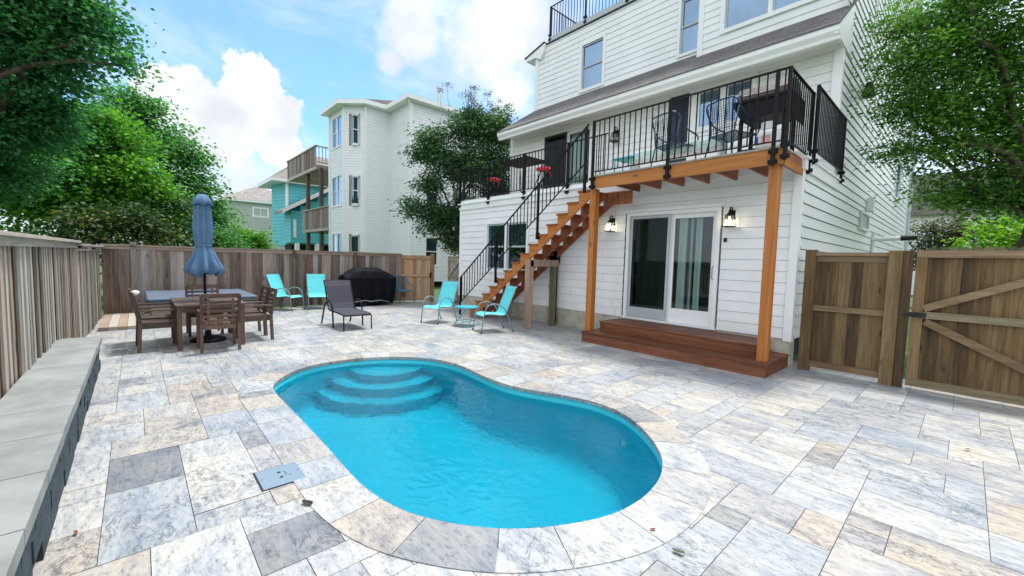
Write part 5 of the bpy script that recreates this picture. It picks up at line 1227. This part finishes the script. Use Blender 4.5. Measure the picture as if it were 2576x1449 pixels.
# ------------------------------------------------------------------ trees
def crown(name, blobs, dens, size, mat, parent, sigma=.16, clump=.34, droop=.25, seed=0, asp=.55, fill=8.):
    rg = np.random.default_rng(seed + 3); C = []; OV = []; 
    for (x, y, z, r) in blobs:
        k = max(4, int((r / clump) ** 2 * fill)); v = rg.normal(size=(k, 3)); v /= np.linalg.norm(v, axis=1)[:, None]; rad = r * rg.random(k) ** .45
        C.append(np.array([x, y, z]) + v * rad[:, None] * np.array([1, 1, .85])); OV.append(v)
    C = np.concatenate(C); OV = np.concatenate(OV); K = len(C); per = np.maximum(3, rg.poisson(dens, K)); idx = np.repeat(np.arange(K), per); n = len(idx)
    off = rg.normal(size=(n, 3)) * sigma * np.array([1.25, 1.25, .6]); ov = OV[idx] * np.array([1, 1, .4]); P = C[idx] + off + ov * rg.uniform(-1.6, 1.6, n)[:, None] * sigma
    d = rg.normal(size=(n, 3)) * .75 + ov * .9; d[:, 2] = d[:, 2] * .5 - droop; d /= np.linalg.norm(d, axis=1)[:, None]
    up = rg.normal(size=(n, 3)) * .55 + np.array([0, 0, 1.]); s = np.cross(d, up); s /= np.linalg.norm(s, axis=1)[:, None]; nn_ = np.cross(s, d)
    ln = size * rg.uniform(.6, 1.25, n)[:, None]; wd = ln * asp
    v0 = P; v1 = P + d * ln * .45 + s * wd * .5 + nn_ * ln * .08; v2 = P + d * ln; v3 = P + d * ln * .45 - s * wd * .5 + nn_ * ln * .08
    V = np.stack([v0, v1, v2, v3], 1).reshape(-1, 3) - np.array(ORG.get(parent.name, (0, 0, 0)))
    me = bpy.data.meshes.new(name); me.vertices.add(4 * n); me.vertices.foreach_set('co', V.ravel()); me.loops.add(4 * n); me.loops.foreach_set('vertex_index', np.arange(4 * n, dtype=np.int32))
    me.polygons.add(n); me.polygons.foreach_set('loop_start', np.arange(0, 4 * n, 4, dtype=np.int32)); me.update(calc_edges=True)
    ct = rg.random(K)[idx]; tv = np.clip(.45 * ct + .55 * rg.random(n), 0, 1); me.attributes.new('tint', 'FLOAT', 'FACE').data.foreach_set('value', tv.astype(np.float32))
    me.materials.append(MT[mat]); o = bpy.data.objects.new(name, me); COL.objects.link(o); o.parent = parent; return C
def limb(m, a, b, r0, r1, rg, sag=.12):
    a = np.array(a, float); b = np.array(b, float); n = 6; L_ = np.linalg.norm(b - a); pts = []
    w1_, w2_ = rg.normal(size=3) * L_ * .06, rg.normal(size=3) * L_ * .05
    for i in range(n + 1):
        t = i / n; p = a + (b - a) * t + w1_ * math.sin(math.pi * t) + w2_ * math.sin(2 * math.pi * t); p[2] += sag * L_ * math.sin(math.pi * t); pts.append(tuple(p))
    m.tube(pts, [r0 + (r1 - r0) * i / n for i in range(n + 1)], 7)
def tree(name, label, base, fork, blobs, dens, size, mat, bark='bark', r=.16, seed=0, group=None, twigs=14, **k):
    t = thing(name, label, 'tree', base, group); rg = np.random.default_rng(seed)
    m = MB(); limb(m, base, fork, r, r * .6, rg, 0); m.build('trunk', bark, t, smooth=True)
    C = crown('crown', blobs, dens, size, mat, t, seed=seed, **k)
    m = MB()
    for (x, y, z, rr) in blobs: limb(m, fork, (x, y, z), r * .42, .02, rg)
    for i in rg.choice(len(C), min(twigs * len(blobs) // 3 + 4, len(C)), replace=False):
        bl = min(blobs, key=lambda q: (q[0] - C[i][0]) ** 2 + (q[1] - C[i][1]) ** 2 + (q[2] - C[i][2]) ** 2); limb(m, bl[:3], C[i], .018, .005, rg, .05)
    m.build('limbs', bark, t, smooth=True); return t
A = [(-12.7, -1.61, 5.95, .95), (-12.25, -1.2, 6.2, .8), (-11.85, -.7, 6.3, .55), (-11.45, -.3, 5.72, .28), (-12.2, -.85, 5.4, .5), (-13.1, -1.4, 5.1, .8), (-11.25, -.02, 5.15, .22), (-11.5, -.2, 5.42, .26), (-14.1, -1.9, 4.3, .9), (-15.0, -2.3, 3.4, .9), (-13.8, -1.3, 4.5, .6), (-13.6, -2.9, 4.8, 1.0), (-13.5, -2.6, 6.2, 1.1), (-13.0, -1.9, 6.9, 1.0), (-12.3, -1.2, 7.0, .75), (-15.2, -3.6, 5.2, 1.2), (-14.6, -3.3, 3.2, 1.0)]
tree('maple_tree', 'big dark green maple overhanging the left fence, its branches reaching into the sky', (-14.8, -4.4, 0), (-14.3, -3.5, 3.0), A, 60, .10, 'leaf_dark', r=.24, seed=1, asp=.7, fill=13)
B = [(-19.5, -1.7, 5.3, 1.3), (-18.77, -.9, 5.5, 1.0), (-18.9, -.35, 5.0, .9), (-18.82, -1.06, 4.1, 1.3), (-19.6, -2.2, 3.6, 1.4), (-18.67, -.1, 4.0, .9), (-20.1, -2.8, 2.8, 1.3), (-19.6, -1.3, 2.9, 1.2), (-18.8, .43, 3.3, .75), (-20.4, -3.4, 4.5, 1.4)]
tree('broadleaf_tree', 'bright green broadleaf tree behind the far left corner of the fence', (-20, -1.6, 0), (-19.7, -1.5, 2.6), B, 55, .14, 'leaf_mid', r=.22, seed=2, sigma=.22, clump=.40, asp=.7)
Cc = [(-26.1, .2, 7.7, 1.2), (-25.4, .93, 6.8, 1.1), (-24.76, 1.5, 6.2, .95), (-24.86, 2.1, 5.7, .9), (-24.64, 2.3, 4.5, .9), (-24.77, 1.4, 4.8, 1.2), (-24.9, 2.75, 3.3, .9), (-24.9, 1.8, 3.3, 1.1), (-25.7, 0.0, 7.9, 1.1), (-25.1, .8, 3.0, 1.3), (-26, -.8, 6.2, 1.7), (-25.8, -.4, 4.2, 1.5)]
tree('broadleaf_tree', 'tall mid green tree sloping down to the right behind the blue umbrella', (-25.5, .8, 0), (-25.4, .9, 3.0), Cc, 44, .18, 'leaf_far', r=.25, seed=3, sigma=.26, clump=.46, asp=.6)
Dd = [(-16.2, -.45, 2.55, .6), (-16.0, -.9, 2.1, .55), (-16.2, .1, 2.4, .6), (-16.0, -.3, 1.7, .6), (-16.4, .45, 2.0, .55), (-16.2, -1.2, 1.6, .6)]
tree('magnolia_tree', 'dark shrubby tree with scattered yellow orange leaves just over the fence', (-16.3, -.3, 0), (-16.3, -.3, 1.0), Dd, 42, .15, 'leaf_mag', r=.08, seed=4, sigma=.18, asp=.5)
tree('flowering_shrub', 'tall shrub dotted with white blossom left of the blue umbrella', (-19.2, 1.0, 0), (-19.2, 1.0, 1.4), [(-19.2, 1.0, 3.3, .7), (-19.1, .9, 2.5, .8), (-19.2, 1.35, 2.2, .7), (-19.1, .75, 1.9, .7)], 34, .13, 'leaf_whitefl', r=.07, seed=5, sigma=.2, asp=.6)
tree('young_tree', 'small rounded bright green tree right of the blue umbrella', (-28.3, 4.7, 0), (-28.3, 4.7, 1.3), [(-28.6, 4.5, 2.5, .75), (-28.0, 5.1, 2.3, .7), (-29.1, 3.8, 2.2, .8), (-28.2, 5.5, 1.9, .5), (-28.8, 4.5, 1.7, .8)], 36, .17, 'leaf_mid', r=.08, seed=6, sigma=.2, asp=.6)
tree('young_tree', 'dark green bush low behind the umbrella pole', (-23.5, 2.9, 0), (-23.5, 2.9, .9), [(-23.5, 2.9, 1.9, .8), (-23.6, 2.4, 2.2, .8), (-23.4, 3.4, 1.6, .7)], 34, .17, 'leaf_far', r=.08, seed=16, sigma=.22, asp=.6)
Ff = [(-13.4, 8.1, 5.9, .55), (-12.7, 9.1, 6.3, .7), (-12.4, 10.1, 6.3, .7), (-12.9, 8.5, 5.1, .75), (-12.5, 9.35, 4.9, .9), (-13.5, 7.7, 5.35, .42), (-13.2, 7.9, 4.2, .5), (-13.35, 7.35, 3.35, .42), (-12.95, 8.2, 2.85, .65), (-12.3, 10.3, 6.8, .5), (-12.7, 9.0, 3.3, .8), (-12.8, 9.5, 6.9, .5), (-12.5, 10.2, 5.3, .8), (-12.9, 8.8, 2.2, .6), (-13.1, 7.9, 3.4, .35), (-12.4, 10.4, 4.2, .8)]
mt = tree('crape_myrtle', 'dark crape myrtle with pink blossoms between the two white houses', (-12.9, 9.2, 0), (-12.9, 9.1, 1.6), Ff, 40, .12, 'leaf_myr', 'bark_pale', r=.10, seed=7, sigma=.16, clump=.30, asp=.5, fill=15)
fl = MB(); rg = np.random.default_rng(9)
for (x, y, z) in ((-12.75, 9.6, 7.35), (-12.72, 9.72, 7.15), (-13.75, 7.75, 5.35), (-12.8, 9.45, 7.5), (-12.6, 10.1, 7.2)):
    for k in range(16): p = np.array([x, y, z]) + rg.normal(size=3) * .045; q = rg.normal(size=(3, 3)) * .04; fl.add([p, p + q[0], p + q[1]], [(0, 1, 2)])
fl.build('blossom', 'pinkflower', mt)
lv = []
for k in range(26):
    b_ = np.array([-12.6 + rg.normal() * .25, 9.75 + rg.normal() * .75, 6.9]); h_ = rg.uniform(.45, .95); e_ = b_ + np.array([rg.normal() * .12, rg.normal() * .12, h_]); m = MB(); limb(m, b_, e_, .008, .004, rg, 0); m.build('seed_stalk', 'bark_pale', mt)
    lv.append((*e_, .09))
crown('seed_heads', lv, 5, .06, 'leaf_rust', mt, sigma=.06, clump=.08, seed=33)
G = [(-.91, 10.6, 5.3, .65), (-.45, 11.1, 5.7, .8), (.06, 11.6, 5.4, .8), (-1.05, 10.5, 4.7, .45), (-.61, 10.8, 4.5, .6), (-.14, 11.3, 4.7, .7), (.37, 11.9, 4.4, .8), (-.82, 10.8, 3.85, .5), (-.31, 11.2, 3.75, .55), (.3, 11.7, 3.4, .7), (0.1, 11.6, 2.95, .5), (-.42, 11.25, 3.1, .42), (-.49, 11.1, 6.4, .8), (-1.1, 10.4, 6.0, .35), (.9, 11.9, 5.6, 1.0), (1.1, 12.2, 4.0, 1.0), (.4, 11.3, 6.9, 1.0), (.9, 11.8, 3.0, .6)]
tree('ash_tree', 'large dense green tree filling the upper right above the gate', (1.0, 12.2, 0), (.75, 12.0, 2.6), G, 50, .085, 'leaf_right', r=.16, seed=8, sigma=.15, clump=.30, twigs=20, asp=.5, fill=12)
tree('young_tree', 'lime green young tree behind the picket fence at the right edge', (.8, 18.8, 0), (.8, 18.8, 1.4), [(.45, 18.5, 2.7, .6), (.9, 19, 2.9, .7), (.3, 18.2, 2.2, .6), (1.3, 19.3, 2.4, .8)], 36, .14, 'leaf_lime', r=.05, seed=10, asp=.6)
tree('crape_myrtle', 'rusty tinted shrub beyond the side gate at the back of the house', (-1.0, 25.5, 0), (-1.0, 25.5, 1.2), [(-1.1, 25.6, 3.2, .9), (-.4, 25.2, 2.6, .9), (-1.3, 25.4, 2.2, .8), (-.2, 25.0, 3.4, .7)], 34, .14, 'leaf_rust', r=.06, seed=11, asp=.5)
